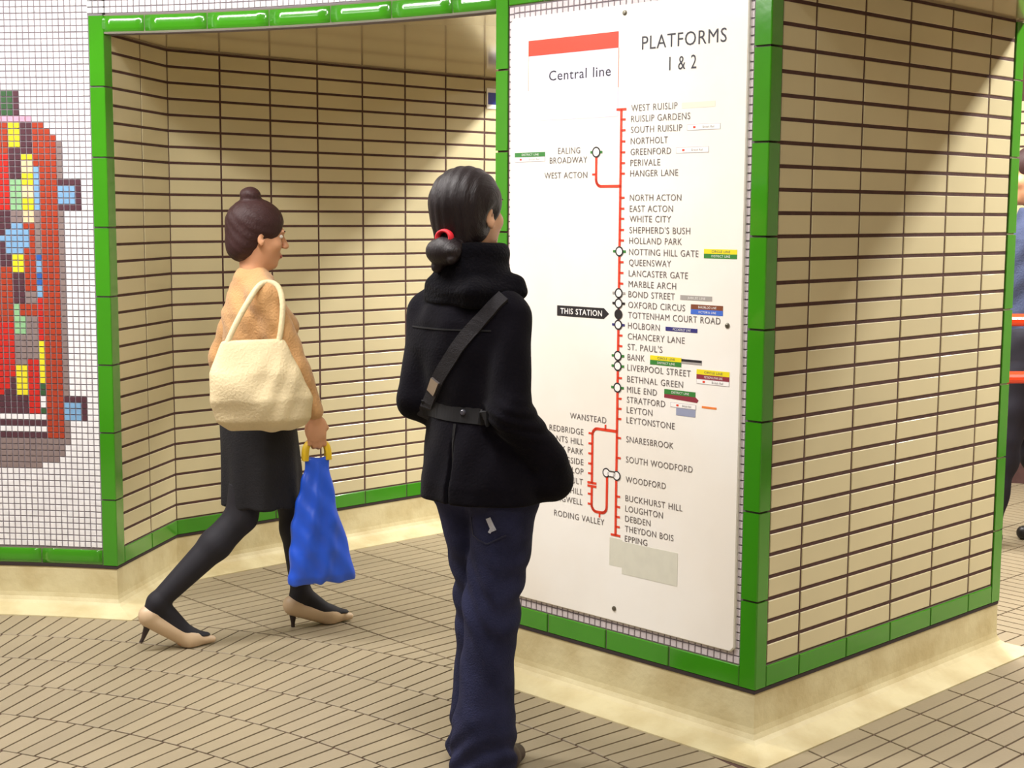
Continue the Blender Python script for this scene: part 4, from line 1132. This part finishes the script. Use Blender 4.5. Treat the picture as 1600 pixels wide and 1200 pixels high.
for q, s_ in (('l', -1), ('r', 1)):
    k_, c_, a_ = (np.array(J2[p + q], float) for p in 'kca'); t_ = np.array(J2['t' + q], float)
    F.cone(k_ + (t_ - k_) * .3, k_, .064, .054, .02); F.cone(k_, c_, .054, .054, .02); F.cone(c_, a_, .053, .034, .02)
    foot(F, a_, (0, 1), .98, J2['tz' + q], .015)
link('tights', F.mesh('tights', flat('black_tights', (22, 20, 30), .75)), None, W2)
SHOE = mat('beige_leather_shoe', (204, 178, 146), .4); HEEL = flat('dark_heel', (44, 32, 32), .5)
for q in 'lr':
    a_ = np.array(J2['a' + q], float); lift = a_[2] - .125
    F = Field((a_[0] - .07, a_[1] - .1, -.004), (a_[0] + .07, a_[1] + .26, a_[2] + .05), .0035)
    hl_ = np.array([a_[0], a_[1] - .030, a_[2] - .050]); bl_ = np.array([a_[0], a_[1] + .108, .026]); to_ = np.array([a_[0], a_[1] + .185, .016])
    F.cone(hl_, bl_, .033, .034, .012); F.cone(bl_, to_, .033, .012, .02)
    F.ell(hl_ + [0, .004, .012], (.033, .038, .032), .01)
    F.cone(a_ + [0, .035, -.002], a_ + [0, .080, -.048], .028, .024, .008, True); F.cone(a_ + [0, -.004, .01], a_ + [0, .02, -.03], .030, .028, .006, True)
    F.cut_below(.002)
    sh = link('shoe', F.mesh('shoe', SHOE), None, W2)
    b = MB(); N = 12; z1 = hl_[2] - .020; z0 = .0 if q == 'l' else z1 - .062; y0 = hl_[1] + (0 if q == 'l' else -.028)
    vs = [(hl_[0] + r * math.cos(2 * math.pi * i / N), (hl_[1] + y0 * 0 + (y0 - hl_[1]) * t) + r * math.sin(2 * math.pi * i / N), z) for r, z, t in ((.007, z0, 1), (.0075, z0 + .015, .7), (.013, z1 - .012, .2), (.022, z1 + .004, 0)) for i in range(N)]
    b.add(vs, [(k * N + i, k * N + (i + 1) % N, (k + 1) * N + (i + 1) % N, (k + 1) * N + i) for k in range(3) for i in range(N)] + [tuple(range(N))[::-1], tuple(range(3 * N, 4 * N))])
    link('heel', b.mesh('heel', [HEEL]), None, sh)
C = np.array(J2['head'])
F = Field(C - .17, C + .17, .004)
E = lambda p, r, k=.02, sub=False: F.ell(C + R2 @ np.array(p), r, k, R2, sub)
E((0, -.018, .034), (.081, .102, .090)); E((0, -.055, -.035), (.066, .055, .065), .03); E((0, .112, -.030), (.085, .066, .092), .012, True)
for q in (-1, 1): E((q * .082, .020, -.045), (.028, .040, .045), .012, True)
E((0, -.045, .128), (.036, .036, .030), .012)
F.disp(lambda X, Y, Z: .0007 * np.sin(X * 150 + Y * 60 + Z * 160)); link('hair', F.mesh('hair', HAIR2), None, W2)
# cream shoulder bag
BG = thing('shoulder_bag', 'slouchy cream shoulder bag hanging at the side of the walking woman', 'bag', (-0.875, 5.0, 0), math.radians(24) - math.pi / 2)
F = Field((.12, -.34, .70), (.42, .20, 1.10), .005)
F.loft([(.765, .235, -.03, .03, .13), (.80, .245, -.045, .055, .165), (.87, .250, -.060, .062, .172), (.96, .240, -.075, .050, .150), (1.04, .225, -.075, .026, .118), (1.065, .22, -.075, .016, .108)], .02)
F.disp(lambda X, Y, Z: (.005 * np.sin(Y * 26 + Z * 9 + 2 * np.sin(Z * 14)) + .0025 * np.sin(Y * 55 - Z * 40 + 2 * np.sin(Y * 20))) * np.clip((1.05 - Z) / .1, 0, 1)); F.blur(2)
CREAMB = mat('cream_canvas', (222, 204, 164), .8, bump=.3, bscale=120, var=.08, vscale=10)
link('bag_body', F.mesh('bag_body', CREAMB), None, BG)
def tubepath(name, pts, r, m, par, N=10, flat_=1.0):
    for _ in range(2): pts = [pts[0]] + [tuple(np.array(a) * w + np.array(c) * (1 - w)) for a, c in zip(pts, pts[1:]) for w in (.75, .25)] + [pts[-1]]
    P = [Vector(p) for p in pts]; b = MB(); vs = []
    for i, p in enumerate(P):
        t = (P[min(i + 1, len(P) - 1)] - P[max(i - 1, 0)]).normalized(); a = t.cross(Vector((1, 0, 0)))
        a = a.normalized() if a.length > .05 else t.orthogonal().normalized(); c_ = t.cross(a)
        vs += [tuple(p + a * r * math.cos(2 * math.pi * k / N) + c_ * r * flat_ * math.sin(2 * math.pi * k / N)) for k in range(N)]
    b.add(vs, [(i * N + k, i * N + (k + 1) % N, (i + 1) * N + (k + 1) % N, (i + 1) * N + k) for i in range(len(P) - 1) for k in range(N)] + [tuple(range(N))[::-1], tuple(range((len(P) - 1) * N, len(P) * N))])
    return link(name, b.mesh(name, [m]), None, par, smooth=True)
def arcpts(a, top, c, n=14):
    a, t, c = (np.array(v, float) for v in (a, top, c)); return [tuple((1 - u) ** 2 * a + 2 * u * (1 - u) * (2 * t - (a + c) / 2) + u * u * c) for u in np.linspace(0, 1, n)]
tubepath('bag_strap', [(.222, -.165, 1.05), (.214, -.13, 1.12), (.205, -.08, 1.20), (.185, -.045, 1.242), (.165, -.012, 1.252), (.185, .022, 1.242), (.212, .030, 1.19), (.220, .022, 1.11), (.222, .010, 1.05)], .010, CREAMB, BG)
# blue plastic carrier bag
PB = thing('carrier_bag', 'blue plastic carrier bag with yellow handles held by the walking woman', 'bag', (-0.875, 5.0, 0), math.radians(24) - math.pi / 2)
hx, hy, hz = .168, .152, .700
BLUE = mat('blue_plastic', (30, 88, 222), .4, var=.15, vscale=7, spec=.6)
YEL = mat('yellow_plastic', (226, 190, 40), .35)
F = Field((hx - .14, hy - .22, .16), (hx + .16, hy + .24, .70), .005)
F.loft([(.215, hx, hy + .012, .040, .118), (.24, hx, hy + .010, .052, .118), (.33, hx, hy + .004, .056, .104), (.43, hx, hy, .050, .085), (.52, hx, hy - .002, .036, .064), (.60, hx, hy, .022, .048), (.65, hx, hy, .014, .042)], .01)
F.disp(lambda X, Y, Z: .0045 * np.sin(np.arctan2(X - hx, Y - hy) * 5 + Z * 16) * np.clip((.68 - Z) / .25, .15, 1) + .003 * np.sin(Z * 60 + Y * 80)); F.blur(1)
link('bag_body', F.mesh('bag_body', BLUE), None, PB)
for dx in (-.010, .010):
    tubepath('handle', [(hx + dx, hy - .040, .640), (hx + dx * .8, hy - .040, .675), (hx - .004 + dx * .4, hy - .030, .698), (hx - .006, hy, .705), (hx - .004 + dx * .4, hy + .032, .698), (hx + dx * .8, hy + .040, .675), (hx + dx, hy + .040, .640)], .011, YEL, PB, flat_=.5)

# ---- passer-by beyond the pillar
W3 = thing('person', 'passer-by in a blue-grey top and dark trousers behind the orange-red rails', 'person', (2.33, 6.50, 0), math.radians(78))
R3 = rotm(0, 0)
J3 = dict(head=(0, .02, 1.60), neck=(0, -.005, 1.44), chest=(0, 0, 1.25), hip=(0, 0, .93), R=R3, sl=(-.19, 0, 1.375), sr=(.19, 0, 1.375), el=(-.22, -.10, 1.12), er=(.22, .02, 1.10),
          wl=(-.20, -.09, .88), wr=(.22, .12, .90), hl=((0, .1, -1), (-1, 0, 0), (0, 1, 0)), hr=((0, .2, -1), (1, 0, 0), (0, 1, 0)),
          tl=(-.085, .01, .90), tr=(.085, -.01, .90), kl=(-.09, .10, .50), kr=(.09, -.02, .50), cl=(-.09, .12, .38), cr=(.09, -.07, .38), al=(-.09, .165, .09), ar=(.09, -.20, .11), dl=(0, 1), dr=(0, 1))
me, P3 = body(J3, SKIN2, h=.006, s=1.05, fem=False); link('body', me, None, W3); face_parts(W3, P3, R3, 1.05)
F = Field((-.34, -.24, .84), (.34, .28, 1.50), .006)
F.loft([(.90, 0, 0, .165, .125), (1.05, 0, 0, .160, .120), (1.2, 0, 0, .180, .130), (1.33, 0, 0, .185, .120), (1.41, 0, 0, .12, .085), (1.46, 0, 0, .065, .07)], .02)
for q in (-1, 1): F.cone((q * .185, 0, 1.37), (q * .22, -.10 if q < 0 else .02, 1.11), .062, .054, .04); F.cone((q * .22, -.10 if q < 0 else .02, 1.11), (q * .22, -.092 if q < 0 else .11, .92), .054, .042, .01)
F.disp(lambda X, Y, Z: .004 * np.sin(Z * 50 + X * 30 + Y * 20)); link('jumper', F.mesh('jumper', mat('blue_grey_wool', (62, 72, 104), .9, bump=.3, bscale=120)), None, W3)
F = Field((-.26, -.42, .06), (.26, .40, 1.0), .006)
F.loft([(.85, 0, 0, .165, .122), (.93, 0, 0, .160, .120)], .04)
for q in 'lr':
    t_, k_, c_, a_ = (np.array(J3[p + q], float) for p in 'tkca'); F.cone(t_, k_, .095, .075, .04); F.cone(k_, c_, .075, .075, .03); F.cone(c_, a_ + [0, 0, .0], .074, .068, .03)
F.disp(lambda X, Y, Z: .004 * np.sin(Z * 40 + X * 40)); F.cut_below(.07); link('trousers', F.mesh('trousers', mat('dark_navy_trousers', (28, 27, 40), .9)), None, W3)
C = np.array(J3['head']); F = Field(C - .16, C + .16, .005)
E = lambda p, r, k=.02, sub=False: F.ell(C + R3 @ np.array(p), r, k, R3, sub)
E((0, -.018, .040), (.086, .108, .094)); E((0, -.06, -.03), (.07, .055, .06), .03); E((0, .118, -.035), (.09, .07, .095), .012, True)
link('hair', F.mesh('hair', HAIR2), None, W3)
for q in 'lr':
    a_ = np.array(J3['a' + q], float); F = Field((a_[0] - .08, a_[1] - .12, -.004), (a_[0] + .08, a_[1] + .26, a_[2] + .06), .005)
    F.cone((a_[0], a_[1] - .03, .04), (a_[0], a_[1] + .12, .036), .044, .045, .01); F.cone((a_[0], a_[1] + .12, .036), (a_[0], a_[1] + .18, .03), .045, .032, .01); F.cone((a_[0], a_[1], a_[2]), (a_[0], a_[1] - .02, .05), .045, .042, .02); F.cut_below(0)
    link('shoe', F.mesh('shoe', BLACKM), None, W3)

W3.scale = (1.04, 1.04, 1.04)
